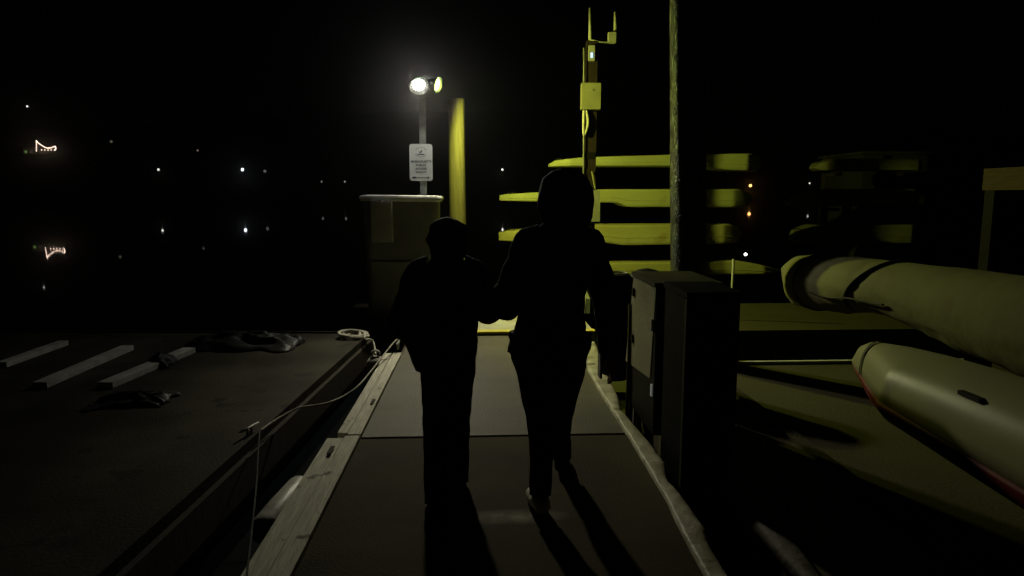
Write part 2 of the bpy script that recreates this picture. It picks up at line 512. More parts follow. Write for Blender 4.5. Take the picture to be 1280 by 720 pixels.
# yellow edge + landing plate + ramp
y_l0 = y_end + 0.03
bm = B(DXL - 0.1, DXR + 0.35, y_l0, 9.9, WZ + 0.1, 0.02)
ld = obj('walkway', bm, M['landing'], bevel=0.01); tag(ld, kind='structure')
box_obj('yellow_edge', (DXL - 0.1, DXR + 0.35, y_l0 - 0.025, y_l0 + 0.10, 0.023, 0.045), M['yellow'], ld, 0.006)
# cabinet platform
bm = B(-1.85, DXL - 0.102, 8.7, 10.2, WZ + 0.1, 0.0)
cp = obj('walkway', bm, M['barge'], bevel=0.01); tag(cp, kind='structure')
# gangway beyond
gl0 = G(634, 412); gl1 = G(647, 375.5)
print('gang', G(638,402), G(647, 375.5), G(749, 429), G(733, 375))
gdir = Vector((0.10, 1, 0)).normalized()
gm = Matrix.Translation((0.93, 9.92, 0)) @ Matrix.Rotation(-math.atan2(0.10, 1), 4, 'Z')
g = thing('gangway', (0.93, 9.92, -0.2), 'metal gangway with pale kerb rails leading away past the end of the dock', 'gangway')
obj('deck', B(-0.62, 0.62, 0, 5, -0.12, 0.01, mtx=gm), M['landing'], g, bevel=0.01)
for sx in (-0.66, 0.66):
    obj('kerb_rail', B(sx - 0.03, sx + 0.03, 0, 5, -0.12, 0.10, mtx=gm), M['metal'], g, bevel=0.008)

# ------------------------------------------------------------------ right edge ribbon (ragged vinyl rub strip)
inner = [(738, 436), (733, 458), (751, 491), (786, 545), (835, 627), (843, 646), (867, 692), (884, 722), (960, 860)]
outer = [(747, 429), (757, 458), (775, 495), (777, 514), (809, 547), (834, 580), (835, 602), (855, 622), (885, 662), (886, 676), (915, 722), (1010, 870)]


def resample(pts, n):
    pts = [Vector((p[0], p[1], 0)) for p in pts]
    L = [0]
    for a_, b_ in zip(pts, pts[1:]): L.append(L[-1] + (b_ - a_).length)
    out = []
    for i in range(n):
        s = L[-1] * i / (n - 1)
        k = max(j for j in range(len(L)) if L[j] <= s + 1e-9); k = min(k, len(pts) - 2)
        t = (s - L[k]) / (L[k + 1] - L[k])
        out.append(pts[k].lerp(pts[k + 1], t))
    return out


N_ = 120
bm = bmesh.new()
prev = None
ins = [G(q.x, q.y, 0.02) for q in resample(inner, 400)]
outs = [G(q.x, q.y, 0.02) for q in resample(outer, 400)]


def x_at(lst, y):
    best = min(lst, key=lambda p: abs(p.y - y)); return best.x


ymax, ymin = 7.2, 1.9
rings = []
for i in range(N_):
    y = ymax + (ymin - ymax) * i / (N_ - 1)
    xi = x_at(ins, y); xo = x_at(outs, y)
    xi = min(xi, DXR + 0.06)
    wv = 0.005 * noise.noise(Vector((y * 4, 3.3, 0)))
    row = []
    for k in range(7):
        t = k / 6
        x = xi + (xo - xi) * t
        z = 0.026 + 0.006 * math.sin(math.pi * t) + 0.008 * noise.noise(Vector((x * 14, y * 5, 1.0))) + (-0.05 if k == 6 else 0) + wv
        row.append((x, y, max(z, 0.012) if k < 6 else z))
    row += [(xo - 0.004, y, -0.10), (xi + 0.005, y, -0.10)]
    rings.append(row)
loft(bm, rings)
o = obj('rub_strip', bm, M['vinyl'], smooth=True); tag(o, 'ragged pale vinyl rub strip along the right edge of the walkway', 'rub strip')

# right float (kayak dock)
Y6 = G(950, 456).y
bm = B(1.40, 9.5, -1.5, Y6, WZ - 0.1, 0.0)
fl = obj('kayak_float', bm, M['rdeck'], bevel=0.015)
tag(fl, 'wide low floating dock under the covered boats, lit by a greenish pool of light', 'dock')
box_obj('edge_strip', (1.42, 9.4, Y6 + 0.002, Y6 + 0.045, -0.06, 0.03), M['white_edge'], fl, 0.004)
bm = bmesh.new()
rg = []
for i in range(60):
    y = -1.0 + 4.6 * i / 59
    wdt = 0.05 + 0.025 * noise.noise(Vector((y * 2.2, 0, 5)))
    rg.append([(1.345 - 0.02, y, -0.02), (1.36 - wdt * 0.3, y, 0.03), (1.36 + wdt, y, 0.035 + .01 * noise.noise(Vector((y * 7, 0, 0)))), (1.40 + wdt, y, 0.004)])
loft(bm, rg)
o = obj('edge_hose', bm, M['vinyl_dark'], fl, smooth=True)
box_obj('seam_board', (2.04, 2.12, 2.5, Y6 - 0.05, 0.003, 0.03), M['wood_dark'], fl, 0.006)
# second float further
ya, yb = G(950, 413).y, G(950, 379).y
bm = B(2.0, 12.0, ya, yb, WZ - 0.1, 0.0)
f2 = obj('far_float', bm, M['rdeck'], bevel=0.015); tag(f2, 'narrow floating dock beyond the dark water gap, in front of the kayak rack', 'dock')

# ------------------------------------------------------------------ left moored barge float
c0 = G(462, 417); c1 = G(328, 536)
d1 = (c0 - c1); d1.z = 0; d1.normalize()
print('barge', c0, c1, d1)
near = c1 - d1 * 5.0
left = Vector((-d1.y, d1.x, 0))
fc = c0
bm = bmesh.new()
mt = Matrix(((d1.y, d1.x, 0, fc.x), (-d1.x, d1.y, 0, fc.y), (0, 0, 1, 0), (0, 0, 0, 1)))
box(bm, -9.0, 0, -10.0, 0.0, WZ - 0.1, 0.0, mtx=mt)
bg_o = obj('moored_float', bm, M['barge'], bevel=0.02); tag(bg_o, 'wide dark flat float moored along the left side of the walkway', 'dock')
obj('rub_rail', B(0.002, 0.04, -9.9, -0.03, -0.30, -0.07, mtx=mt), M['wood_dark'], bg_o, bevel=0.008)
obj('trim_lip', B(-8.9, -0.02, 0.002, 0.03, -0.10, 0.02, mtx=mt), M['wood_dark'], bg_o, bevel=0.005)


# pale planks lying on it
def plank(a, b, wid, label, th=0.05):
    a = G(*a); b_ = G(*b)
    d = (b_ - a); L = d.length; ang = math.atan2(d.y, d.x)
    m_ = Matrix.Translation(a + Vector((0, 0, 0.006))) @ Matrix.Rotation(ang, 4, 'Z')
    bm = bmesh.new(); box(bm, 0, L, -wid / 2, wid / 2, 0, th, mtx=m_)
    o = obj('pale_plank', bm, M['plankm'], bevel=0.006)
    tag(o, label, 'plank', 'pale planks lying on the moored float')


M['plankm'] = mat('pale_plank_wood', (0.55, 0.54, 0.48), 0.7, (0.38, 0.37, 0.32), 8, 0.4, 30, stretch=(1, 1, 1))
plank((2, 460), (80, 432), 0.10, 'pale plank furthest left on the dark float, at the edge of the photo')
plank((50, 486), (160, 438), 0.12, 'middle and longest pale plank lying on the dark float')
plank((132, 486), (237, 441), 0.13, 'pale plank nearest the walkway with a dark lump lying across it')


def crumple(name, pa, pb, pw, h, label, cat, seed, m, res=60):
    """crumpled sheet between two image points on the deck, pw = depth (m)"""
    a = G(*pa); b_ = G(*pb)
    d = b_ - a; L = d.length; ang = math.atan2(d.y, d.x)
    mt = Matrix.Translation(a) @ Matrix.Rotation(ang, 4, 'Z')
    bm = bmesh.new()
    top = {}
    for i in range(res + 1):
        for j in range(res // 2 + 1):
            u = i / res; v = j / (res // 2)
            e = min(u, 1 - u, 0.5 - abs(v - 0.5))
            env = min(1, (4 * u * (1 - u)) ** 0.5) * min(1, (4 * v * (1 - v)) ** 0.6)
            q = Vector((u * L * 2.4 + v * 1.2, v * pw * 7.0, seed))
            ridge = 1 - abs(noise.noise(q)) * 2.2
            r2 = 1 - abs(noise.noise(q * 2.3 + Vector((5, 5, 5)))) * 2
            z = 0.012 + env * h * max(0.06, 0.55 * ridge + 0.28 * r2 + 0.15)
            x = u * L + 0.07 * noise.noise(Vector((v * 5, u * 2, seed)))
            y = (v - 0.5) * pw + 0.09 * noise.noise(Vector((u * 6, v * 2, seed + 4)))
            top[i, j] = bm.verts.new(mt @ Vector((x, y, z)))
    for i in range(res):
        for j in range(res // 2):
            bm.faces.new((top[i, j], top[i + 1, j], top[i + 1, j + 1], top[i, j + 1]))
    # skirt to the deck so that it has a body
    ext = bmesh.ops.extrude_edge_only(bm, edges=[e for e in bm.edges if e.is_boundary])
    for v in [g_ for g_ in ext['geom'] if isinstance(g_, bmesh.types.BMVert)]: v.co.z = 0.003
    o = obj(name, bm, m, smooth=True)
    tag(o, label, cat)


crumple('crumpled_tarp', (238, 432), (374, 432), 0.62, 0.17, 'crumpled dark tarpaulin heaped near the far edge of the moored float', 'tarpaulin', 1.3, M['tarp'])
crumple('plastic_sheet', (120, 505), (212, 502), 0.32, 0.09, 'small crumpled dark sheet in front of the pale planks', 'tarpaulin', 7.7, M['tarp'])
crumple('rag_bundle', (188, 457), (216, 457), 0.25, 0.13, 'small dark bundle lying across the pale plank nearest the walkway', 'bundle', 3.1, M['black'], 30)

# rope coil on the float corner
bm = bmesh.new()
cc = G(441, 422)
pts = []
for k in range(150):
    t_ = k / 149; an = t_ * 2 * math.pi * 5.2
    rr_ = 0.07 + 0.075 * t_ + 0.02 * math.sin(an * 1.7)
    pts.append(cc + Vector((math.cos(an) * rr_ * 1.25, math.sin(an) * rr_, 0.02 + 0.05 * math.sin(t_ * 3.1) * (0.6 + 0.4 * math.sin(an * 0.9 + 1)))))
tube(bm, pts, 0.015, 7)
o = obj('rope_coil', bm, M['rope'], smooth=True); tag(o, 'loose coil of pale rope on the far corner of the moored float', 'rope')
bm = bmesh.new()
pts = spline([cc + Vector((0.15, -0.02, 0.05)), G(456, 424, 0.03), Vector((c0.x + 0.05, c0.y - 0.1, -0.06)), Vector((c0.x + 0.12, c0.y - 0.35, -0.17))], 8)
tube(bm, pts, 0.010, 7)
o = obj('fender_line', bm, M['rope'], smooth=True); tag(o, 'short dark line running from the rope coil down to the round fender', 'rope')

# round fender hanging in the gap
fp = Vector((c0.x + 0.15, c0.y - 0.55, -0.24))
t = thing('round_fender', (fp.x, fp.y, WZ), 'white ball fender hanging between the moored float and the walkway', 'fender')
bm = bmesh.new(); bmesh.ops.create_uvsphere(bm, u_segments=24, v_segments=16, radius=0.105, matrix=Matrix.Translation(fp))
obj('ball', bm, M['fender'], t, smooth=True)
bm = bmesh.new(); pts = [fp + Vector((math.cos(a_) * 0.04, 0, 0.125 + math.sin(a_) * 0.035)) for a_ in [2 * math.pi * k / 16 for k in range(17)]]
tube(bm, pts, 0.014, 7); obj('eye', bm, M['fender'], t, smooth=True)

# long mooring line: from dock cleat over the gap to the float near corner
bm = bmesh.new()
ml = [cl + Vector((0.0, 0.10, 0.08)), cl + Vector((-0.03, -0.1, 0.09)), G(462, 466, 0.03), G(447, 483, 0.02), G(430, 495, -0.01), G(408, 504, 0.0), G(383, 508, 0.02), G(374, 509.5, 0.03),
      G(355, 519, 0.015), G(338, 529, 0.015), G(326, 538, 0.02)]
tube(bm, spline(ml, 8), 0.0075, 8)
o = obj('mooring_line', bm, M['rope'], smooth=True); tag(o, 'thin pale mooring line curving from the dock cleat across the gap to the float', 'rope')
# hanging rope at near edge
bm = bmesh.new()
a_ = G(325, 537, 0.05)
pts = [a_, P(323, 560, a_.y - 0.3), P(320, 610, a_.y - 0.9), P(315, 660, a_.y - 1.4), P(308, 722, a_.y - 1.9), P(303, 760, a_.y - 2.1)]
tube(bm, spline(pts, 6), 0.005, 8)
o = obj('slack_line', bm, M['rope_dim'], smooth=True); tag(o, 'dim slack line dropping from the float cleat toward the near left', 'rope')
# cleat on float
ck = G(312, 543, 0)
bm = bmesh.new()
tube(bm, [ck + Vector((-0.03, -0.10, 0.05)), ck + Vector((0, 0, 0.045)), ck + Vector((0.03, 0.10, 0.05))], [0.007, 0.013, 0.007], 8)
tube(bm, [ck + Vector((0, -0.03, 0)), ck + Vector((0, -0.03, 0.045))], 0.011, 8); tube(bm, [ck + Vector((0, 0.03, 0)), ck + Vector((0, 0.03, 0.045))], 0.011, 8)
o = obj('float_cleat', bm, M['metal'], smooth=True); tag(o, 'small worn cleat on the inner edge of the moored float', 'cleat')

# cylinder fender lower left
q = G(357, 632, -0.12)
t = thing('cylinder_fender', (q.x, q.y, WZ), 'pale cylindrical fender wedged between the float and the left edge boards', 'fender')
ax = Vector((0.10, 1, 0)).normalized()
bm = bmesh.new(); tube(bm, [q + ax * s for s in (-0.34, -0.32, -0.27, 0, 0.22, 0.27, 0.29)], [0.03, 0.06, 0.082, 0.085, 0.082, 0.06, 0.03], 22)
obj('body', bm, M['fender'], t, smooth=True)
bm = bmesh.new(); tube(bm, [q + ax * 0.28, q + ax * 0.36], [0.026, 0.02], 10); obj('end_eye', bm, M['black'], t, smooth=True)

# ------------------------------------------------------------------ cabinet, meter box, lamp pole, sign
YC = 9.0
a0 = P(450, 243, YC); a1 = P(550, 243, YC)
cx0, cx1, cz = a0.x + 0.02, a1.x - 0.02, P(500, 246, YC).z
t = thing('dock_cabinet', ((cx0 + cx1) / 2, YC + 0.3, 0), 'tall grey cabinet with a pale overhanging lid at the end of the dock', 'cabinet')
bm = bmesh.new()
# slightly tapering curved body with rounded vertical corners
rings = []
for (z, s) in ((0.0, 0.93), (0.5, 0.95), (1.1, 0.97), (cz - 0.06, 0.99), (cz - 0.04, 1.0)):
    w2 = (cx1 - cx0) / 2 * s; d2 = 0.27 * s; r_ = 0.07; ring = []
    for (sx, sy, a00) in ((1, -1, -90), (1, 1, 0), (-1, 1, 90), (-1, -1, 180)):
        for k in range(5):
            an = R(a00 + 22.5 * k)
            ring.append(((cx0 + cx1) / 2 + sx * (w2 - r_) + math.cos(an) * r_, YC + 0.28 + sy * (d2 - r_) + math.sin(an) * r_, z))
    rings.append(ring)
loft(bm, rings); obj('body', bm, M['cab'], t, smooth=False)
bm = bmesh.new()
rings = []
for (z, s) in ((cz - 0.06, 1.02), (cz - 0.035, 1.07), (cz - 0.012, 1.08), (cz + 0.012, 1.05), (cz + 0.022, 0.9)):
    w2 = (cx1 - cx0) / 2 * s; d2 = 0.29 * s; r_ = 0.05; ring = []
    for (sx, sy, a00) in ((1, -1, -90), (1, 1, 0), (-1, 1, 90), (-1, -1, 180)):
        for k in range(5):
            an = R(a00 + 22.5 * k)
            ring.append(((cx0 + cx1) / 2 + sx * (w2 - r_) + math.cos(an) * r_, YC + 0.28 + sy * (d2 - r_) + math.sin(an) * r_, z + (-0.006 if sx > 0 else 0.004)))
    rings.append(ring)
loft(bm, rings); obj('lid', bm, M['cab_lid'], t, smooth=False)
dp = box_obj('door', (cx0 + 0.10, cx1 - 0.10, YC - 0.012, YC + 0.015, 0.12, 0.74), M['cab'], t, 0.006)
box_obj('handle', (cx1 - 0.2, cx1 - 0.17, YC - 0.04, YC - 0.014, 0.42, 0.56), M['box_dark'], dp, 0.004)
m0 = P(463, 252, YC - 0.1); m1 = P(490.5, 303, YC - 0.1)
t = thing('meter_box', ((m0.x + m1.x) / 2, YC - 0.05, m1.z), 'small grey meter box with a bright top rim on the front of the tall cabinet', 'meter box')
box_obj('case', (m0.x, m1.x, YC - 0.10, YC + 0.012, m1.z, m0.z), M['meter'], t, 0.012)
box_obj('cover', (m0.x + 0.012, m1.x - 0.012, YC - 0.115, YC - 0.102, m1.z + 0.02, m0.z - 0.02), M['meter'], t, 0.004)
bm = bmesh.new(); tube(bm, [((m0.x + m1.x) / 2, YC - 0.05, m0.z - 0.002), ((m0.x + m1.x) / 2, YC - 0.05, m0.z + 0.016)], 0.03, 12); obj('hub', bm, M['metal'], t)

# lamp pole
YP = 9.68
pb = P(529.5, 239, YP); pt = P(526, 118, YP)
lw = P(523.5, 106, YP - 0.30); ly = P(545.5, 105.5, YP - 0.05)
t = thing('lamp_pole', (pb.x, YP, 0), 'thin metal pole carrying a white floodlight and a yellow-green floodlight', 'lamp pole')
obj('pole', B(pb.x - 0.045, pb.x + 0.045, YP - 0.03, YP + 0.03, 0, lw.z - 0.06, mtx=None), M['metal'], t, bevel=0.006)
bm = bmesh.new(); box(bm, pb.x - 0.08, ly.x - 0.02, YP - 0.025, YP + 0.025, lw.z - 0.065, lw.z - 0.015); obj('bracket', bm, M['metal'], t, bevel=0.005)
obj('bracket', B(lw.x - 0.03, lw.x + 0.03, lw.y + 0.05, YP - 0.027, lw.z - 0.05, lw.z - 0.01), M['metal'], t, bevel=0.004)


def flood(pos, aim, r, lens_m, name, rim=1.28):
    aim = Vector(aim).normalized()
    bm = bmesh.new()
    tube(bm, [pos - aim * 0.13, pos - aim * 0.11, pos - aim * 0.04, pos - aim * 0.001], [r * 0.45, r * 0.7, r * rim * 0.95, r * rim], 28)
    h = obj('lamp_head', bm, M['metal'], t, smooth=False)
    bm = bmesh.new()
    # shallow domed lens
    a = aim.orthogonal().normalized(); c = aim.cross(a); rings = []
    for (rr_, dz) in ((1.0, 0.003), (0.9, 0.016), (0.6, 0.028), (0.15, 0.033)):
        rings.append([pos + aim * dz + (a * math.cos(2 * math.pi * k / 28) + c * math.sin(2 * math.pi * k / 28)) * r * rr_ for k in range(28)])
    loft(bm, rings)
    obj('lens', bm, lens_m, h, smooth=True)
    # bowl added around the lens to imitate the lamp's halo
    bm = bmesh.new(); rings = []
    for (rr_, dz) in (((1.02, -0.004), (1.35, 0.02), (1.62, 0.045), (1.70, 0.05), (1.72, 0.045), (1.4, 0.012), (1.04, -0.012)) if name == 'w' else ((1.02, -0.004), (1.12, 0.01), (1.24, 0.03), (1.28, 0.032), (1.30, 0.03), (1.18, 0.0), (1.04, -0.012))):
        rings.append([pos + aim * dz + (a * math.cos(2 * math.pi * k / 28) + c * math.sin(2 * math.pi * k / 28)) * r * rr_ for k in range(28)])
    loft(bm, rings, cap=False)
    obj('halo_bowl', bm, M['halo_bowl' if name == 'y' else 'halo_bowl_dim'], h, smooth=True)


aim_w = Vector((0.18, -1.0, -0.85))
aim_y = Vector((0.93, -0.36, -0.28))
flood(lw, aim_w, 0.078, M['lens_w'], 'w')
flood(ly, aim_y, 0.082, M['lens_y'], 'y', 1.15)
s_w = spot('white_flood_beam', lw + aim_w.normalized() * 0.06, lw + Vector((0.85, -2.1, -2.4)), 370, (1.0, 0.93, 0.64), 88, 1.0, 0.10)
s_y = spot('yellow_flood_beam', ly + aim_y.normalized() * 0.06, ly + Vector((4.6, 0.3, -1.8)), 580, (0.84, 0.92, 0.13), 150, 0.55, 0.05)

# sign
s0 = P(511.5, 180, YP - 0.04); s1_ = P(541, 226, YP - 0.04)
sx0, sx1, sz1, sz0 = s0.x, s1_.x, s0.z, s1_.z
SW, SH = sx1 - sx0, sz1 - sz0
YS = YP - 0.042
t = thing('access_sign', ((sx0 + sx1) / 2, YS, sz0), 'white rounded public access sign with dark lettering on the lamp pole', 'sign')
bm = bmesh.new()
r_ = 0.035; pts = []
for (sx, sz, a00) in ((sx1 - r_, sz0 + r_, -90), (sx1 - r_, sz1 - r_, 0), (sx0 + r_, sz1 - r_, 90), (sx0 + r_, sz0 + r_, 180)):
    for k in range(6):
        an = R(a00 + 18 * k); pts.append((sx + math.cos(an) * r_, sz + math.sin(an) * r_))
loft(bm, [[(x, YS - 0.003, z) for x, z in pts], [(x, YS + 0.003, z) for x, z in pts]])
obj('plate', bm, M['sign'], t)


def text(body, cx, z, size, parent, name='lettering', sxx=1.0, maxw=None):
    c = bpy.data.curves.new('txt', 'FONT'); c.body = body; c.size = size; c.align_x = 'CENTER'; c.align_y = 'CENTER'; c.extrude = 0.0006; c.offset = 0.0008
    o = bpy.data.objects.new('txt', c); COL.objects.link(o)
    bpy.context.view_layer.update()
    me = bpy.data.meshes.new_from_object(o.evaluated_get(bpy.context.evaluated_depsgraph_get()))
    COL.objects.unlink(o); bpy.data.objects.remove(o)
    wd = max(v.co.x for v in me.vertices) - min(v.co.x for v in me.vertices)
    k = (maxw / wd) if maxw else sxx
    me.transform(Matrix.Translation((cx, YS - 0.0045, z)) @ Matrix.Rotation(R(90), 4, 'X') @ Matrix.Scale(k, 4, (1, 0, 0)))
    me.materials.clear(); me.materials.append(M['ink'])
    q = bpy.data.objects.new(name, me); COL.objects.link(q); q.parent = parent
    me.transform(abs_matrix(parent).inverted())
    return q


scx = (sx0 + sx1) / 2
zf = lambda f: sz1 - SH * f
text('MASSACHUSETTS', scx, zf(0.475), 0.040, t, maxw=SW * 0.88)
text('PUBLIC', scx, zf(0.575), 0.036, t, maxw=SW * 0.44)
text('ACCESS', scx, zf(0.67), 0.036, t, maxw=SW * 0.50)
text('FACILITY', scx, zf(0.765), 0.036, t, maxw=SW * 0.46)
# emblem: ring of arcs, a small bird-like mark and a bar
bm = bmesh.new()
ec = (scx, zf(0.22))
for (a0_, a1_, rr_) in ((25, 155, 0.078), (205, 335, 0.078)):
    n_ = 14
    inn = [(ec[0] + math.cos(R(a0_ + (a1_ - a0_) * k / n_)) * rr_ * 0.94, ec[1] + math.sin(R(a0_ + (a1_ - a0_) * k / n_)) * rr_ * 0.80) for k in range(n_ + 1)]
    ou = [(ec[0] + math.cos(R(a0_ + (a1_ - a0_) * k / n_)) * (rr_ + 0.008), ec[1] + math.sin(R(a0_ + (a1_ - a0_) * k / n_)) * (rr_ + 0.008) * 0.80) for k in range(n_ + 1)]
    for k in range(0, n_, 2):
        bm.faces.new([bm.verts.new((p_[0], YS - 0.0045, p_[1])) for p_ in (inn[k], ou[k], ou[k + 1], inn[k + 1])])
for poly in ([(-.03, .012), (-.008, .0), (.0, .02), (.02, .028), (.008, -.008), (-.012, -.012)], [(-.045, -.038), (.045, -.038), (.045, -.024), (-.045, -.024)]):
    bm.faces.new([bm.verts.new((ec[0] + x, YS - 0.0045, ec[1] + z)) for x, z in poly])
e_ = bmesh.ops.extrude_face_region(bm, geom=bm.faces[:])
for v in [v for v in e_['geom'] if isinstance(v, bmesh.types.BMVert)]: v.co.y += 0.001
obj('emblem', bm, M['ink'], t)
bm = bmesh.new()
box(bm, sx0 + SW * 0.12, sx0 + SW * 0.27, YS - 0.005, YS - 0.0035, zf(0.93), zf(0.89))
box(bm, sx0 + SW * 0.29, sx0 + SW * 0.76, YS - 0.005, YS - 0.0035, zf(0.915), zf(0.905))
vv = [bm.verts.new((sx0 + SW * x, YS - 0.005, zf(z))) for x, z in ((0.77, 0.885), (0.88, 0.91), (0.77, 0.94))]
bm.faces.new(vv)
obj('arrow_line', bm, M['ink'], t)

# ------------------------------------------------------------------ pilings
def piling(pxc, Y, pxw, topz, m, label, lean=(0, 0), name='piling', seed=0):
    c = P(pxc, 245, Y); r0 = pxw / 2 / F * Y * 0.99
    bm = bmesh.new()
    rings = []
    for i in range(41):
        z = WZ - 1.5 + (topz - (WZ - 1.5)) * i / 40
        cx = c.x + lean[0] * (z - 1.6); cy = Y + lean[1] * (z - 1.6)
        ring = []
        for k in range(28):
            a_ = 2 * math.pi * k / 28
            rr_ = r0 * (1.04 - 0.02 * z / 3) * (1 + 0.035 * noise.noise(Vector((math.cos(a_) * 2.5, math.sin(a_) * 2.5, z * 0.7 + seed))))
            ring.append((cx + math.cos(a_) * rr_, cy + math.sin(a_) * rr_, z))
        rings.append(ring)
    loft(bm, rings)
    o = obj(name, bm, m, smooth=True)
    o.data.shade_smooth() if hasattr(o.data, 'shade_smooth') else None
    tag(o, label, 'piling')
    return o


p2 = piling(572, 10.6, 20, P(572, 124, 10.6).z, M['pile_wood'], 'bare wooden piling glowing yellow-green beside the floodlights', lean=(-0.004, 0))
p1 = piling(860, 6.5, 43, 5.2, M['pile_wet'], 'thick dark tarred pile rising past the top of the photo', lean=(-0.035, 0), seed=3)

# ------------------------------------------------------------------ antenna pole
YA = 10.8
ab = P(737, 240, YA); at_ = P(737.5, 52, YA)
t = thing('antenna_post', (ab.x, YA, WZ), 'tall wooden post with antennas and a yellow-lit box above the kayak rack', 'antenna post')
hw = 0.085
obj('post', B(ab.x - hw, ab.x + hw, YA - 0.05, YA + 0.05, WZ - 1, at_.z), M['brown_wood'], t, bevel=0.01)
b0 = P(727, 104, YA - .15); b1 = P(750, 137, YA - .15)
bb = obj('junction_box', B(b0.x, b1.x, YA - 0.19, YA - 0.052, b1.z, b0.z), M['elec'], t, bevel=0.012)
obj('hinge_latch', B(b0.x + 0.13, b0.x + 0.17, YA - 0.2, YA - 0.191, b0.z - 0.12, b0.z - 0.09), M['metal'], bb, bevel=0.002)
bm = bmesh.new()
tube(bm, spline([P(730, 137, YA - .08), P(729.5, 150, YA - .1), P(730, 168, YA - .1), P(734, 160, YA - .1), P(735, 150, YA - .1), P(733, 138, YA - .08)], 8), 0.02, 8)
obj('cable_loop', bm, M['rope'], t, smooth=True)
bm = bmesh.new(); a_ = P(730, 60, YA - .07); c_ = P(729.5, 238, YA - .07)
tube(bm, [a_, c_], 0.014, 8); obj('conduit', bm, M['metal'], t, smooth=True)
for (x, y0_, y1_) in ((737.5, 10, 50), (769, 15, 38)):
    bm = bmesh.new(); tube(bm, [P(x, y1_, YA - .03), P(x, y0_, YA - .03)], [0.026, 0.018], 10); obj('antenna', bm, M['meter'], t, smooth=True)
bm = bmesh.new(); tube(bm, [P(738, 50, YA - .03), P(752, 53, YA - .03), P(768, 53, YA - .03)], 0.014, 8); obj('antenna_arm', bm, M['metal'], t, smooth=True)
a_ = P(761, 40, YA - .1); c_ = P(770, 53, YA - .1)
obj('antenna_mount', B(a_.x, c_.x, YA - .1, YA - .0, c_.z, a_.z), M['meter'], t, bevel=0.008)
a_ = P(736, 57, YA - .1); c_ = P(743, 76, YA - .1)
rd = obj('radio_unit', B(a_.x, c_.x, YA - .12, YA - .052, c_.z, a_.z), M['meter'], t, bevel=0.008)
a_ = P(738.5, 66, YA - .12); c_ = P(741, 72, YA - .12)
obj('status_light', B(a_.x, c_.x, YA - .128, YA - .121, c_.z, a_.z), M['blue_led'], rd)
for py in (190, 210):
    a_ = P(731, py, YA - .1); c_ = P(744, py + 8, YA - .1)
    obj('band', B(a_.x - .01, c_.x + .01, YA - .06, YA + .055, c_.z, a_.z + 0.0), M['box_dark'] if py == 190 else M['brown_wood'], t, bevel=0.004)
bm = bmesh.new(); tube(bm, [P(740, 214, YA - .09), P(744, 236, YA - .09)], 0.015, 6); obj('brace', bm, M['elec'], t)
a_ = P(732, 238, YA - .15); c_ = P(750, 277, YA - .15)
obj('lower_panel', B(a_.x, c_.x, YA - .13, YA - .052, c_.z, a_.z), M['meter'], t, bevel=0.02)


# ------------------------------------------------------------------ kayaks on rack (row boats seen side on)
def hull(name, xa, xb, Y, ztop, zbot, m, label, flip=False, wid=0.62, step=None, nose=0.5, group='kayaks stacked on the rack across the end'):
    """long hull lying along X; profile ztop/zbot given as lists of (t, z)"""
    def ev(lst, t_):
        for (t0, z0), (t1, z1) in zip(lst, lst[1:]):
            if t_ <= t1:
                k = (t_ - t0) / (t1 - t0); k = k * k * (3 - 2 * k) if abs(t1 - t0) < 0.08 else k
                return z0 + (z1 - z0) * k
        return lst[-1][1]
    L = xb - xa
    th = thing(name, ((xa + xb) / 2, Y, min(z for _, z in zbot)), label, 'kayak', group)
    rings = []
    ts = [0.0, 0.004, 0.012] + [0.02 + 0.96 * i / 90 for i in range(91)] + [0.988, 0.996, 1.0]
    for t_ in ts:
        zt, zb = ev(ztop, t_), ev(zbot, t_)
        e = min(t_, 1 - t_)
        ww = wid / 2 * min(1, (e / 0.10 + 0.10)) ** 0.5
        cz_ = (zt + zb) / 2; hh = max(0.012, (zt - zb) / 2)
        prof = [(-0.55, 1.0), (-0.86, 0.99), (-0.97, 0.93), (-1.0, 0.80), (-1.0, 0.3), (-1.0, -0.3), (-0.995, -0.72), (-0.96, -0.92), (-0.84, -0.99), (-0.5, -1.0)]
        prof = prof + [(-u_, v_) for u_, v_ in prof[::-1]]
        ring = [(xa + L * t_, Y + ww * u_, cz_ + hh * v_) for u_, v_ in prof]
        rings.append(ring)
    bm = bmesh.new(); loft(bm, rings); obj('hull', bm, m, th, smooth=False)
    # gunwale / seam ridge
    bm = bmesh.new()
    pts = []
    for i in range(60):
        t_ = 0.03 + 0.94 * i / 59
        e = min(t_, 1 - t_); ww = wid / 2 * min(1, (e / 0.10 + 0.10)) ** 0.5
        zt, zb = ev(ztop, t_), ev(zbot, t_)
        pts.append(Vector((xa + L * t_, Y - ww - 0.002, (zt + zb) / 2 - 0.25 * (zt - zb) / 2)))
    tube(bm, pts, 0.006, 6); obj('seam', bm, m, th, smooth=True)
    for t_ in (0.05, 0.95):
        zt = ev(ztop, t_)
        x = xa + L * t_
        bm = bmesh.new(); tube(bm, spline([(x - 0.07, Y, zt - 0.01), (x - 0.05, Y, zt + 0.025), (x + 0.05, Y, zt + 0.025), (x + 0.07, Y, zt - 0.01)], 4), 0.008, 6)
        obj('carry_handle', bm, M['black'], th, smooth=True)
    return th


YK = 12.2
YF = YK - 0.3


def Z(py, px=800): return P(px, py, YF).z


def X(px): return P(px, 240, YF).x


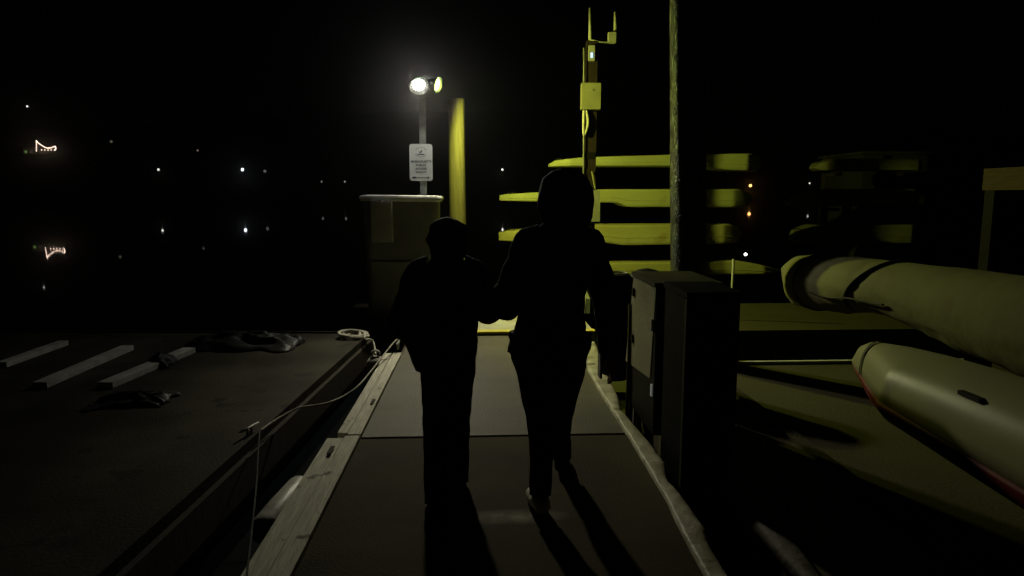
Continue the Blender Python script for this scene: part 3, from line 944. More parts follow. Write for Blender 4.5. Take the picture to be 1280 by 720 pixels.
hull('kayak', X(688), X(956), YK, [(0, Z(204)), (0.03, Z(200)), (0.15, Z(196.5)), (0.55, Z(193)), (0.93, Z(191)), (0.985, Z(195)), (1, Z(200))],  # row hulls cut short where a shadow darkens them
     [(0, Z(208)), (0.5, Z(207.5)), (0.66, Z(208.5)), (0.84, Z(213)), (0.97, Z(213.5)), (1, Z(206))], M['kayak'], 'yellow-lit kayak on the top row of the rack, tip showing left of the post')
hull('kayak', X(625), X(946), YK, [(0, Z(244)), (0.03, Z(242.5)), (0.25, Z(238.5)), (0.4, Z(236.5)), (0.93, Z(236)), (0.98, Z(240)), (1, Z(246))],
     [(0, Z(251)), (0.30, Z(253)), (0.445, Z(253.5)), (0.50, Z(259)), (0.97, Z(259.5)), (1, Z(252))], M['kayak'], 'yellow-lit kayak second from the top of the rack, with a notch in its lower edge')
hull('kayak', X(624), X(934), YK, [(0, Z(291)), (0.05, Z(288.5)), (0.2, Z(284)), (0.4, Z(281)), (0.93, Z(280)), (0.98, Z(284)), (1, Z(291))],
     [(0, Z(301)), (0.10, Z(302)), (0.42, Z(303)), (0.50, Z(307)), (0.97, Z(305)), (1, Z(298))], M['kayak_b'], 'blotchy yellow kayak third from the top of the rack')
hull('kayak', X(700), X(985), YK, [(0, Z(334)), (0.06, Z(330)), (0.3, Z(328.5)), (0.62, Z(328)), (0.78, Z(326)), (0.9, Z(332)), (1, Z(340))],
     [(0, Z(340)), (0.08, Z(343)), (0.5, Z(344)), (0.95, Z(344)), (1, Z(341))], M['kayak_b'], 'lowest kayak on the rack, partly behind the dark round lid')

# rack that carries them
t = thing('kayak_rack', (X(857), YK + 0.5, WZ), 'dark timber rack whose arms hold the four kayaks', 'rack')
for px in (862,):
    x = X(px)
    obj('upright', B(x - 0.06, x + 0.06, YK + 0.40, YK + 0.52, WZ - 0.5, Z(186)), M['wood_dark'], t, bevel=0.006)
    for zz in (Z(214.5), Z(260.5), Z(307.5), Z(345.5)):
        obj('arm', B(x - 0.05, x + 0.05, YK - 0.26, YK + 0.398, zz - 0.07, zz - 0.004), M['wood_dark'], t, bevel=0.005)
x = X(737)
obj('upright', B(x - 0.06, x + 0.06, YK + 0.40, YK + 0.52, WZ - 0.5, Z(200)), M['wood_dark'], t, bevel=0.006)
for zz in (Z(209), Z(254.5), Z(303), Z(345)):
    obj('arm', B(x - 0.05, x + 0.05, YK - 0.2, YK + 0.398, zz - 0.07, zz - 0.004), M['wood_dark'], t, bevel=0.005)
bm = bmesh.new(); box(bm, X(720), X(945), YK + 0.46, YK + 0.54, WZ - 0.2, WZ + 0.0)
obj('base_beam', B(X(720), X(945), YK + 0.53, YK + 0.62, WZ + 0.03, WZ + 0.2), M['wood_dark'], t, bevel=0.005)
bm.free()
# floor below rack
bm = B(X(640), X(1300), 11.3, 13.4, WZ - 0.1, WZ + 0.025)
o = obj('rack_float', bm, M['wood_dark'], bevel=0.01); tag(o, 'dark low float beneath the kayak rack', 'dock')


# second rack of boats, gap before it stands for shadow, hulls coloured dim
YF2 = 14.0
t = thing('kayak_rack', (P(1075, 240, YF2).x, YF2 + 0.5, WZ), 'far dark rack with three dim-coloured boat ends', 'rack')
q_ = P(1058, 300, YF2)
for px in (1052, 1130):
    x = P(px, 240, YF2).x
    obj('upright', B(x - 0.06, x + 0.06, YF2 + 0.62, YF2 + 0.74, WZ - 0.5, P(px, 192, YF2).z), M['wood_dark'], t, bevel=0.006)
    for py in (214.5, 259.5, 306.5):
        zz = P(px, py, YF2).z
        obj('arm', B(x - 0.04, x + 0.04, YF2 + 0.1, YF2 + 0.618, zz - 0.08, zz - 0.006), M['wood_dark'], t, bevel=0.005)
for (xa, yt, yb, lb) in ((1022, 198, 213, 'dim kayak end, topmost on the far rack'), (990, 236, 258, 'dim kayak end, middle of the far rack'), (1000, 281, 305, 'dim kayak end, lowest on the far rack')):
    YF = YF2
    zt_, zb_ = P(1040, yt, YF2).z, P(1040, yb, YF2).z
    hh_ = zt_ - zb_
    hull('kayak', P(xa, 240, YF2).x, P(1066, 240, YF2).x + 1.6, YF2 + 0.33, [(0, zb_ + hh_ * 0.35), (0.05, zb_ + hh_ * 0.7), (0.16, zt_), (0.93, zt_), (1, zb_ + hh_ * 0.6)],
         [(0, zb_ + hh_ * 0.2), (0.06, zb_), (0.95, zb_), (1, zb_ + hh_ * 0.4)], M['dim_hull'], lb, group='boats on the far rack')
bm = B(P(980, 240, YF2).x, P(1066, 240, YF2).x + 2.2, 13.7, 15.2, WZ - 0.1, WZ + 0.03)
o = obj('rack_float', bm, M['wood_dark'], bevel=0.01); tag(o, 'dark low float under the far rack with dim boat ends', 'dock')

# ------------------------------------------------------------------ covered boats on the right
XU, YU = 3.05, None
tipu = P(978, 340, 6.45)
t = thing('covered_boat', (3.2, 4.4, 0.55), 'upper covered boat in a pale canvas cover tied with dark straps, right side', 'boat')


def ucen(px, py, x):  # point on plane X = x
    d = ray(px, py); return CO + d * ((x - CO.x) / d.x)


XB = 2.95
# edges of the bundle in the picture on plane X=XB
top_e = [(978, 334), (984, 329), (998, 320), (1030, 317), (1080, 322), (1150, 330), (1215, 337), (1280, 345), (1420, 362)]
bot_e = [(978, 341), (983, 352), (990, 366), (998, 381), (1015, 386), (1060, 391), (1100, 391), (1125, 397), (1150, 408), (1210, 436), (1280, 467), (1420, 530)]


def edge_z(lst, n):
    q = [ucen(p_[0], p_[1], XB) for p_ in lst]
    return q


te = edge_z(top_e, 0); be = edge_z(bot_e, 0)


def interp(lst, y):
    l = sorted(lst, key=lambda v: v.y)
    if y <= l[0].y: return l[0].z
    for a_, b_ in zip(l, l[1:]):
        if y <= b_.y:
            return a_.z + (b_.z - a_.z) * (y - a_.y) / (b_.y - a_.y)
    return l[-1].z


y_tip = te[0].y
y_nr = 2.55
print('boat y', y_tip, te[-1].y, [round(v.z, 2) for v in te], [round(v.z, 2) for v in be])
rings = []; hull_r = []
NB = 110
for i in range(NB):
    y = y_tip - (y_tip - y_nr) * (i / (NB - 1)) ** 1.15
    zt = interp(te, y); zb = interp(be, y)
    zc = (zt + zb) / 2; hh = max(0.02, (zt - zb) / 2)
    ww = min(0.25, 0.012 + (y_tip - y) * 0.38)
    pinch = 1.0
    for ys in (ucen(1013, 350, XB).y, ucen(1103, 370, XB).y):
        pinch -= 0.03 * math.exp(-((y - ys) / 0.06) ** 2)
    ring = []
    for k in range(40):
        a_ = 2 * math.pi * k / 40
        ca, sa = math.cos(a_), math.sin(a_)
        wr = 1 + 0.03 * noise.noise(Vector((ca * 2, sa * 2, y * 2.5))) + (0.05 * noise.noise(Vector((ca * 7, sa * 9, y * 2.2))) if sa < 0.2 else 0.012 * noise.noise(Vector((ca * 4, sa * 4, y * 5))))
        if sa < -0.55: wr += 0.05 * noise.noise(Vector((k * 0.9, y * 9, 2)))
        ring.append((XB + ww * ca * pinch * wr, y, zc + hh * sa * pinch * wr))
    rings.append(ring)
bm = bmesh.new(); loft(bm, rings); obj('cover', bm, M['canvas'], t, smooth=True)


def strap_ring(yc, w, off, tilt=0.0):
    bm = bmesh.new(); rr = []
    for dy in (-w / 2, -w / 4, w / 4, w / 2):
        ring = []
        y = yc + dy
        zt = interp(te, y); zb = interp(be, y); zc = (zt + zb) / 2; hh = (zt - zb) / 2
        for k in range(40):
            a_ = 2 * math.pi * k / 40
            o_ = off if abs(dy) < w * 0.3 else -0.02
            ww = min(0.25, 0.012 + (y_tip - y) * 0.38)
            ring.append((XB + (ww + o_) * math.cos(a_), y + tilt * math.sin(a_), zc + (hh * 1.0 + o_) * math.sin(a_)))
        rr.append(ring)
    loft(bm, rr, cap=False)
    return bm


obj('thin_strap', strap_ring(ucen(1028, 350, XB).y, 0.05, 0.012), M['strap'], t, smooth=True)
obj('thin_strap', strap_ring(ucen(1105, 370, XB).y, 0.035, 0.03, -0.22), M['strap'], t, smooth=True)
# lower pale gunwale of the boat poking out below the cover
bm = bmesh.new()
pts = [ucen(px, py, XB - 0.05) for px, py in ((1108, 386), (1130, 400), (1160, 415), (1200, 433), (1240, 450), (1285, 470), (1400, 524))]
tube(bm, spline(pts, 6), 0.010, 8); obj('gunwale', bm, M['canvas'], t, smooth=True)
bm = bmesh.new()
tube(bm, spline([ucen(1012, 365, XB - 0.24), ucen(1035, 372, XB - 0.24), ucen(1060, 373, XB - .26), ucen(1090, 379, XB - .26), ucen(1104, 381, XB - .26)], 6), 0.008, 6)
obj('tie_cord', bm, M['strap'], t, smooth=True)

# lower white kayak with red deck side
XL_ = 2.45
te2 = [ucen(px, py, XL_) for px, py in ((1069, 446), (1078, 432), (1092, 427), (1130, 433), (1180, 446), (1230, 460), (1280, 476), (1420, 520))]
be2 = [ucen(px, py, XL_) for px, py in ((1069, 452), (1080, 460), (1100, 470), (1150, 496), (1200, 523), (1240, 545), (1280, 567), (1420, 642))]
t = thing('white_kayak', (XL_ + 0.2, 4.0, 0.2), 'lower glossy white hull with a red underside below the covered boat', 'kayak')
y_tip2 = te2[0].y
rings = []; rings_r = []
for i in range(90):
    y = y_tip2 - (y_tip2 - 2.2) * (i / 89) ** 1.2
    zt = interp(te2, y); zb = interp(be2, y); hh = max(0.015, (zt - zb))
    ww = min(0.27, 0.02 + (y_tip2 - y) * 0.34)
    ring = []
    for k in range(25):
        a_ = math.pi * k / 24
        ring.append((XL_ - ww * math.cos(a_) * 1.0, y, zb + hh * abs(math.sin(a_)) ** 0.75))
    ring.append((XL_ + ww * .9, y, zb - 0.004)); ring.append((XL_ - ww * .9, y, zb - 0.004))
    rings.append(ring)
    rr_ = []
    for k in range(25):
        a_ = math.pi + math.pi * k / 24
        rr_.append((XL_ + ww * 1.03 * math.cos(a_), y, zb - 0.006 + 0.17 * min(1, (y_tip2 - y) * 2 + .1) * math.sin(a_)))
    rings_r.append(rr_)
bm = bmesh.new(); loft(bm, rings); obj('hull', bm, M['hull_white'], t, smooth=True)
bm = bmesh.new(); loft(bm, rings_r); obj('red_side', bm, M['hull_red'], t, smooth=True)
ys = ucen(1099, 440, XL_).y
bm = bmesh.new(); rr = []
for dy in (-0.016, 0.016):
    y = ys + dy; zt = interp(te2, y); zb = interp(be2, y); hh = zt - zb; ww = min(0.27, 0.02 + (y_tip2 - y) * 0.34)
    rr.append([(XL_ - (ww + 0.008) * math.cos(math.pi * k / 24), y, zb + (hh + 0.01) * abs(math.sin(math.pi * k / 24)) ** 0.75) for k in range(25)])
loft(bm, rr, closed=False); obj('strap', bm, M['strap'], t, smooth=True)
bm = bmesh.new()
a_ = ucen(1215, 498, XL_ - 0.2)
box(bm, a_.x - 0.02, a_.x + 0.02, a_.y - 0.07, a_.y + 0.07, a_.z + 0.0, a_.z + 0.02); obj('drain_fitting', bm, M['strap'], t, bevel=0.004)

# boat rack on the float
t = thing('boat_rack', (3.65, 4.6, 0), 'dark timber rack carrying the covered boat and the white kayak', 'rack')
pr = P(1238, 250, 4.9)
for y in (4.6, 3.1):
    obj('upright', B(3.50, 3.62, y - 0.06, y + 0.06, 0.002, 0.9), M['wood_dark'], t, bevel=0.006)
    zb = interp(be, y) - 0.01; zb2 = interp(be2, y) - 0.14
    obj('arm', B(XB + 0.18, 3.495, y - 0.05, y + 0.05, zb - 0.07, zb), M['wood_dark'], t, bevel=0.006)
    obj('arm', B(3.05, 3.495, y - 0.05, y + 0.05, max(zb2 - 0.07, 0.01), max(zb2, 0.08)), M['wood_dark'], t, bevel=0.006)

# post with beam at right edge
YB = 5.6
a_ = P(1230, 211, YB); c_ = P(1300, 238, YB)
t = thing('timber_frame', ((a_.x + c_.x) / 2, YB, 0), 'post and heavy crossbeam of brown timber at the right edge of the photo', 'timber frame')
obj('beam', B(a_.x, a_.x + 0.14, YB - 2.2, YB, c_.z, a_.z), M['beam_wood'], t, bevel=0.01)
obj('post', B(a_.x + 0.01, a_.x + 0.11, YB - 0.13, YB - 0.02, 0.002, c_.z - 0.002), M['box_dark'], t, bevel=0.008)
obj('post', B(a_.x + 0.01, a_.x + 0.11, YB - 2.1, YB - 2.0, 0.002, c_.z - 0.002), M['wood_dark'], t, bevel=0.008)

# faint shed
YSH = 16.0
a_ = P(1080, 192, YSH); c_ = P(1155, 258, YSH)
t = thing('storage_shed', ((a_.x + c_.x) / 2, YSH + 1, WZ), 'pale storage shed barely visible behind the boats on the right', 'shed')
obj('wall', B(a_.x, c_.x, YSH, YSH + 2, WZ - 0.1, a_.z - 0.02), M['shed'], t, bevel=0.01)
obj('roof', B(a_.x - .08, c_.x + .08, YSH - .08, YSH + 2.08, a_.z - 0.018, a_.z + 0.05), M['roof'], t, bevel=0.01)
dd = obj('door', B(a_.x + 0.3, a_.x + 1.1, YSH - 0.03, YSH - 0.003, 0.0, 1.9), M['shed'], t, bevel=0.006)
obj('handle', B(a_.x + 1.0, a_.x + 1.03, YSH - 0.07, YSH - 0.032, 0.95, 1.1), M['metal'], dd, bevel=0.003)
bm = B(a_.x - 1, c_.x + 4, YSH - 1, YSH + 3, WZ - 0.3, WZ - 0.1 + 0.12)
o = obj('shed_float', bm, M['wood_dark'], bevel=0.01); tag(o, 'dark platform under the faint storage shed', 'dock')

# thin white post
a_ = P(917, 324, 8.6); 
t = thing('white_post', (a_.x, 8.6, 0), 'thin white post standing on the narrow float beyond the boxes', 'post')
bm = bmesh.new(); tube(bm, [(a_.x, 8.6, 0), (a_.x, 8.6, a_.z)], 0.017, 10); obj('shaft', bm, M['white_edge'], t, smooth=True)
bm = bmesh.new(); tube(bm, [(a_.x, 8.6, 0.0), (a_.x, 8.6, 0.012)], 0.05, 14); obj('base_plate', bm, M['metal'], t)

# ------------------------------------------------------------------ dock boxes on the right edge
BX = 1.135
# utility box (side lit)
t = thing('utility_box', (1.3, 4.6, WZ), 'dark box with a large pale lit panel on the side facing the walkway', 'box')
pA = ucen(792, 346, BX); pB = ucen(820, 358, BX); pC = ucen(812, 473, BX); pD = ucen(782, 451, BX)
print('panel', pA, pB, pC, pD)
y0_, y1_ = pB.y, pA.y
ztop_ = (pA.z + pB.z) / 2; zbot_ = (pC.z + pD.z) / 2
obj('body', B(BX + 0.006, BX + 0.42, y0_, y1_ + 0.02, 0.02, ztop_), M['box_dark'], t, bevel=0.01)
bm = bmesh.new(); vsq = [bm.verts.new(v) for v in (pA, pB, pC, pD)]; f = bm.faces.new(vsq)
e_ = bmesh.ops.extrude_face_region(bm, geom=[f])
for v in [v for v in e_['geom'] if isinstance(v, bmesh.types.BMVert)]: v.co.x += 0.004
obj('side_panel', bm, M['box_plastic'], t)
obj('lid', B(BX - 0.01, BX + 0.44, y0_ - 0.01, y1_ + 0.03, ztop_ + 0.003, ztop_ + 0.03), M['lid_lit_olive'], t, bevel=0.01)
obj('leg', B(BX + 0.012, BX + 0.05, y1_ - 0.05, y1_, WZ, 0.018), M['white_edge'], t, bevel=0.003)
obj('leg', B(BX + 0.36, BX + 0.4, y0_ + 0.02, y0_ + 0.06, WZ, 0.018), M['metal'], t, bevel=0.003)
a_ = ucen(825, 472, BX + 0.1)
obj('small_tag', B(BX - 0.006, BX + 0.004, y0_ + 0.02, y0_ + 0.05, 0.28, 0.36), M['tag_glow'], t, bevel=0.002)

for zz in (0.55, 0.9):
    obj('hinge', B(BX - 0.014, BX - 0.004, y1_ - 0.05, y1_ - 0.01, zz - 0.03, zz + 0.03), M['box_dark'], t, bevel=0.002)
lt = obj('latch', B(BX - 0.016, BX - 0.004, y0_ + 0.03, y0_ + 0.055, 0.72, 0.80), M['metal'], t, bevel=0.003)
bm = bmesh.new(); tube(bm, spline([(BX - 0.02, y1_ + 0.05, WZ), (BX - 0.01, y1_ + 0.055, 0.3), (BX + 0.0, y1_ + 0.05, 0.75), (BX + 0.05, y1_ + 0.03, 0.85)], 6), 0.012, 8)
obj('cable', bm, M['black'], t, smooth=True)

# tall black box nearest
qa = ucen(838, 608, 1.12)
y2 = 3.72
t = thing('black_pedestal', (1.3, 3.95, WZ), 'tall black box nearest the camera at the right edge of the walkway', 'box')
zb_top = ucen(862, 372, 1.14).z
print('ped', qa, zb_top)
obj('body', B(1.145, 1.44, 3.66, 4.12, WZ + 0.02, 1.04), M['box_black'], t, bevel=0.012)
obj('cap', B(1.135, 1.45, 3.65, 4.13, 1.043, 1.075), M['box_black'], t, bevel=0.01)
obj('edge_highlight', B(1.138, 1.143, 3.66, 3.69, WZ + 0.05, 1.03), M['lid_lit_olive'], t, bevel=0.002)  # strip added for a faint highlight along the box edge

# round bin behind with domed lid
bp_ = P(808, 360, 5.85)
t = thing('round_bin', (bp_.x, 5.85, 0), 'dark round bin with a domed lid behind the pale-sided box', 'bin')
bm = bmesh.new(); rr_ = 0.15
tube(bm, [(bp_.x, 5.85, WZ), (bp_.x, 5.85, 0.5), (bp_.x, 5.85, P(808, 352, 5.85).z)], [rr_ * .9, rr_, rr_], 26)
obj('drum', bm, M['box_dark'], t)
zd = P(808, 352, 5.85).z + 0.003
bm = bmesh.new(); tube(bm, [(bp_.x, 5.85, zd + h_) for h_ in (0, 0.03, 0.07, 0.10, 0.115)], [rr_ * 1.05, rr_ * 1.06, rr_ * .9, rr_ * .55, rr_ * .1], 26)
obj('lid', bm, M['box_dark'], t, smooth=True)

# rolled cover standing between person and box: dark drum with pale rim
dp_ = P(768, 400, 5.9)
t = thing('hose_reel', (dp_.x, 5.9, 0), 'dark drum-shaped reel box with pale rim curves beside the right hand of the taller person', 'reel')
zt_ = P(770, 343, 5.9).z
bm = bmesh.new(); tube(bm, [(dp_.x, 5.9, -0.02), (dp_.x, 5.9, 0.5), (dp_.x, 5.9, zt_)], [0.12, 0.12, 0.115], 24); obj('drum', bm, M['box_dark'], t)
bm = bmesh.new(); tube(bm, [(dp_.x + math.cos(a_) * 0.105, 5.9 + math.sin(a_) * 0.105, zt_ + 0.01) for a_ in [2 * math.pi * k / 28 for k in range(29)]], 0.008, 6, cap=False)
obj('rim', bm, M['meter'], t, smooth=True)


# ------------------------------------------------------------------ people
def skin(name, joints, edges, m, parent, sub=2, root=0):
    """joints: {key:(Vector, radius)}"""
    keys = list(joints)
    me = bpy.data.meshes.new(name)
    me.from_pydata([tuple(joints[k][0]) for k in keys], [(keys.index(a), keys.index(b)) for a, b in edges], [])
    o = bpy.data.objects.new(name, me); COL.objects.link(o)
    sm = o.modifiers.new('s', 'SKIN'); sm.use_smooth_shade = True
    for i, k in enumerate(keys):
        r_ = joints[k][1]
        r_ = r_ if isinstance(r_, tuple) else (r_, r_)
        me.skin_vertices[0].data[i].radius = r_
        me.skin_vertices[0].data[i].use_root = (i == root)
    ss = o.modifiers.new('u', 'SUBSURF'); ss.levels = sub; ss.render_levels = sub
    bpy.context.view_layer.update()
    me2 = bpy.data.meshes.new_from_object(o.evaluated_get(bpy.context.evaluated_depsgraph_get()))
    COL.objects.unlink(o); bpy.data.objects.remove(o)
    me2.transform(abs_matrix(parent).inverted())
    me2.materials.clear(); me2.materials.append(m)
    for p_ in me2.polygons: p_.use_smooth = True
    q = bpy.data.objects.new(name, me2); COL.objects.link(q); q.parent = parent
    return q


def ering(c, rx, ry, n=32, rot=0.0, wr=0.0, seed=0):
    out = []
    for k in range(n):
        a_ = 2 * math.pi * k / n
        s = 1 + wr * 1.6 * noise.noise(Vector((math.cos(a_) * 2, math.sin(a_) * 2, c[2] * 7 + seed)))
        x = math.cos(a_) * rx * s; y = math.sin(a_) * ry * s
        out.append((c[0] + x * math.cos(rot) - y * math.sin(rot), c[1] + x * math.sin(rot) + y * math.cos(rot), c[2]))
    return out


def hand(joints, edges, key, wrist, d, side, palm_n):
    """five-finger hand hanging in direction d, thumb toward 'side'"""
    d = Vector(d).normalized(); side = Vector(side).normalized(); pn = Vector(palm_n).normalized()
    joints[key + 'palm'] = (wrist + d * 0.045, (0.030, 0.018))
    edges.append((key, key + 'palm'))
    joints[key + 'kn'] = (wrist + d * 0.085, (0.034, 0.014))
    edges.append((key + 'palm', key + 'kn'))
    for i, (off, L) in enumerate(((0.030, 0.070), (0.010, 0.080), (-0.010, 0.074), (-0.029, 0.058))):
        b0_ = wrist + d * 0.095 + side * off
        for j, (f_, cv) in enumerate(((0.0, 0), (0.5, 0.2), (1.0, 0.65))):
            k = '%sf%d%d' % (key, i, j)
            joints[k] = (b0_ + d * L * f_ * (1 - 0.2 * cv) + pn * L * cv * 0.5, 0.009 - 0.001 * j)
            edges.append(((key + 'kn') if j == 0 else '%sf%d%d' % (key, i, j - 1), k))
    joints[key + 't0'] = (wrist + d * 0.05 + side * 0.042, 0.011)
    joints[key + 't1'] = (wrist + d * 0.085 + side * 0.055 + pn * 0.015, 0.009)
    edges += [(key + 'palm', key + 't0'), (key + 't0', key + 't1')]


def person(base, label, J, coat_rings, hair_rings, hm, leg_r, shoe_m, coat_name, sleeves, ank_drop=-0.05):
    t = thing('person', base, label, 'person')
    V = {k: v for k, v in J.items()}
    jt = {}
    sc = J['scale']
    jt['pelvis'] = (V['pelvis'], 0.12 * sc)
    jt['waist'] = (V['waist'], (0.125 * sc, 0.10 * sc)); jt['chest'] = (V['chest'], (0.15 * sc, 0.11 * sc)); jt['neck0'] = (V['neck0'], 0.065 * sc)
    jt['neck'] = (V['neck'], 0.052 * sc); jt['headb'] = (V['headb'], 0.075 * sc); jt['head'] = (V['head'], 0.088 * sc); jt['headt'] = (V['headt'], 0.06 * sc)
    jt['nose'] = (V['headb'] + Vector((0, 0.098 * sc, 0.02)), 0.012)
    ed = [('pelvis', 'waist'), ('waist', 'chest'), ('chest', 'neck0'), ('neck0', 'neck'), ('neck', 'headb'), ('headb', 'head'), ('head', 'headt'), ('headb', 'nose')]
    for s in 'LR':
        jt['sh' + s] = (V['sh' + s], 0.058 * sc); jt['el' + s] = (V['el' + s], 0.042 * sc); jt['wr' + s] = (V['wr' + s], 0.027 * sc)
        jt['hip' + s] = (V['hip' + s], 0.095 * sc); jt['kn' + s] = (V['kn' + s], 0.058 * sc); jt['an' + s] = (V['an' + s], 0.038 * sc)
        jt['toe' + s] = (V['toe' + s], 0.032 * sc)
        ed += [('chest', 'sh' + s), ('sh' + s, 'el' + s), ('el' + s, 'wr' + s), ('pelvis', 'hip' + s), ('hip' + s, 'kn' + s), ('kn' + s, 'an' + s), ('an' + s, 'toe' + s)]
        d = V['wr' + s] - V['el' + s]
        hand(jt, ed, 'wr' + s, V['wr' + s], d, (0, 1, 0), (1 if s == 'L' else -1, 0, 0))
    skin('body', jt, ed, M['skin'], t)
    # eyes and ears (small)
    for sx in (-1, 1):
        bm = bmesh.new(); bmesh.ops.create_uvsphere(bm, u_segments=12, v_segments=8, radius=0.012, matrix=Matrix.Translation(V['head'] + Vector((sx * 0.032, 0.078 * sc, -0.01))))
        obj('eye', bm, M['box_dark'], t, smooth=True)
    # coat
    # refine the coat with folds between the measured rings
    fine = []
    for ra, rb in zip(coat_rings, coat_rings[1:]):
        for q in range(4):
            fine.append([tuple(Vector(u_).lerp(Vector(v_), q / 4)) for u_, v_ in zip(ra, rb)])
    fine.append(coat_rings[-1])
    for ri in fine:
        cx_ = sum(p_[0] for p_ in ri) / len(ri); cy_ = sum(p_[1] for p_ in ri) / len(ri)
        for k_, p_ in enumerate(ri):
            f_ = 1 + 0.035 * noise.noise(Vector((p_[0] * 14, p_[1] * 14, p_[2] * 16))) + 0.02 * noise.noise(Vector((p_[0] * 34, p_[1] * 34, p_[2] * 30)))
            ri[k_] = (cx_ + (p_[0] - cx_) * f_, cy_ + (p_[1] - cy_) * f_, p_[2])
    bm = bmesh.new(); loft(bm, fine); c_ = obj(coat_name, bm, M['cloth'], t, smooth=True)
    for s in 'LR':
        r0, r1, r2 = sleeves[s]
        top = V['sh' + s] + (V['neck0'] - V['sh' + s]) * 0.35
        a_ = V['wr' + s] - (V['wr' + s] - V['el' + s]).normalized() * 0.01
        pts = spline([top, V['sh' + s] + Vector((0, 0, 0.0)), (V['sh' + s] + V['el' + s]) / 2, V['el' + s], (V['el' + s] + a_) / 2, a_], 6)
        n_ = len(pts); rs = []
        for i in range(n_):
            u = i / (n_ - 1)
            base_r = r0 + (r1 - r0) * min(1, u / 0.6) if u < 0.6 else r1 + (r2 - r1) * (u - 0.6) / 0.4
            if i == 0: base_r *= 0.8
            rs.append(base_r * (1 + 0.13 * noise.noise(Vector((u * 12, base.x, 0)))))
        bm = bmesh.new(); tube(bm, pts, rs, 20); obj('sleeve', bm, M['cloth'], t, smooth=True)
        # trouser leg
        lr = leg_r[s]
        pts = spline([V['hip' + s] + Vector((0, 0, 0.06)), V['hip' + s], (V['hip' + s] + V['kn' + s]) / 2, V['kn' + s], (V['kn' + s] + V['an' + s]) / 2, V['an' + s] + Vector((0, 0, ank_drop))], 6)
        n_ = len(pts); rs = []
        for i in range(n_):
            u = i / (n_ - 1)
            k = u * (len(lr) - 1); a0_ = int(min(k, len(lr) - 2)); rr_ = lr[a0_] + (lr[a0_ + 1] - lr[a0_]) * (k - a0_)
            rs.append(rr_ * (1 + 0.12 * noise.noise(Vector((u * 11, base.y * 3, s == 'L')))))
        bm = bmesh.new(); tube(bm, pts, rs, 20); obj('trouser_leg', bm, M['cloth2'], t, smooth=True)
        # shoe
        an, to = V['an' + s], V['toe' + s]
        d = to - an; d.normalize() if d.length else None
        hd = Vector((d.x, d.y, 0)).normalized() if abs(d.z) < 0.8 else Vector((0, 1, 0))
        pz = min(an.z, to.z)
        heel = Vector((an.x, an.y, an.z - 0.055)) - hd * 0.055
        up = Vector((0, 0, 1))
        pts = [heel, heel + (to - heel) * 0.25 + up * 0.02, heel + (to - heel) * 0.55 + up * 0.008, to + up * -0.002, to + hd * 0.05 - up * 0.012]
        bm = bmesh.new(); tube(bm, spline(pts, 5), [0.03 + 0.018 * math.sin(math.pi * min(1, 0.15 + i / 20 * 0.85)) for i in range(21)], 16)
        obj('shoe', bm, shoe_m if s == 'L' else M['shoe_dark'], t, smooth=True)
    bm = bmesh.new()
    loft(bm, hair_rings)
    for v in bm.verts:
        nz = noise.noise(v.co * 18) * 0.018 + noise.noise(v.co * 60) * 0.003
        v.co += Vector((nz, nz * 0.6, 0))
    obj('hair', bm, hm, t, smooth=True)
    return t


def ring_px(pxl, pxr, py, Y, depth, wr=0.02, seed=0):
    a_ = P(pxl, py, Y); b_ = P(pxr, py, Y)
    return ering(((a_.x + b_.x) / 2, Y, a_.z), (b_.x - a_.x) / 2, depth, wr=wr, seed=seed)


# --- taller person (right)
YR = 3.35
f1 = G(678, 641); f2p = G(706, 588)
base = Vector(((f1.x + f2p.x) / 2, (f1.y + f2p.y) / 2, 0))
J = dict(scale=1.0)
J['pelvis'] = P(688, 420, YR); J['waist'] = P(692, 378, YR); J['chest'] = P(697, 320, YR)
J['neck0'] = P(702, 292, YR); J['neck'] = P(704, 276, YR); J['headb'] = P(706, 256, YR + 0.01); J['head'] = P(706, 240, YR); J['headt'] = P(706, 226, YR)
J['shL'] = P(661, 305, YR); J['elL'] = P(642, 362, YR + 0.02); J['wrL'] = P(624, 383, YR + 0.10)
J['shR'] = P(738, 305, YR); J['elR'] = P(756, 372, YR - 0.02); J['wrR'] = P(763, 446, YR + 0.06)
J['hipL'] = P(667, 432, YR); J['hipR'] = P(710, 432, YR)
J['knL'] = P(678, 535, YR - 0.02); J['anL'] = Vector((f1.x - 0.012, f1.y, 0.10)); J['toeL'] = Vector((f1.x - 0.035, f1.y + 0.12, 0.045))
J['knR'] = P(700, 525, YR + 0.22); J['anR'] = Vector((f2p.x - 0.02, f2p.y - 0.02, 0.10)); J['toeR'] = Vector((f2p.x, f2p.y + 0.12, 0.045))
coat = [ring_px(634, 736, 440, YR, 0.16, 0.03), ring_px(641, 733, 420, YR, 0.155, 0.03), ring_px(647, 730, 396, YR, 0.145, 0.03), ring_px(650, 731, 370, YR, 0.135, 0.03),
        ring_px(648, 740, 340, YR, 0.14, 0.02), ring_px(645, 748, 315, YR, 0.13, 0.02), ring_px(648, 749, 302, YR, 0.12, 0.02), ring_px(656, 744, 292, YR, 0.10, 0.02), ring_px(672, 732, 284, YR, 0.08), ring_px(682, 724, 276, YR, 0.065)]
hair = [ring_px(684, 730, 294, YR - 0.03, 0.06), ring_px(679, 735, 283, YR - 0.03, 0.08), ring_px(675, 740, 272, YR - 0.03, 0.10), ring_px(672, 743, 262, YR - 0.03, 0.105), ring_px(672, 742, 250, YR - 0.025, 0.115), ring_px(673, 740, 236, YR - 0.02, 0.118),
        ring_px(679, 733, 223, YR - 0.015, 0.105), ring_px(688, 725, 214, YR - 0.01, 0.075), ring_px(698, 715, 210.5, YR - 0.01, 0.03)]
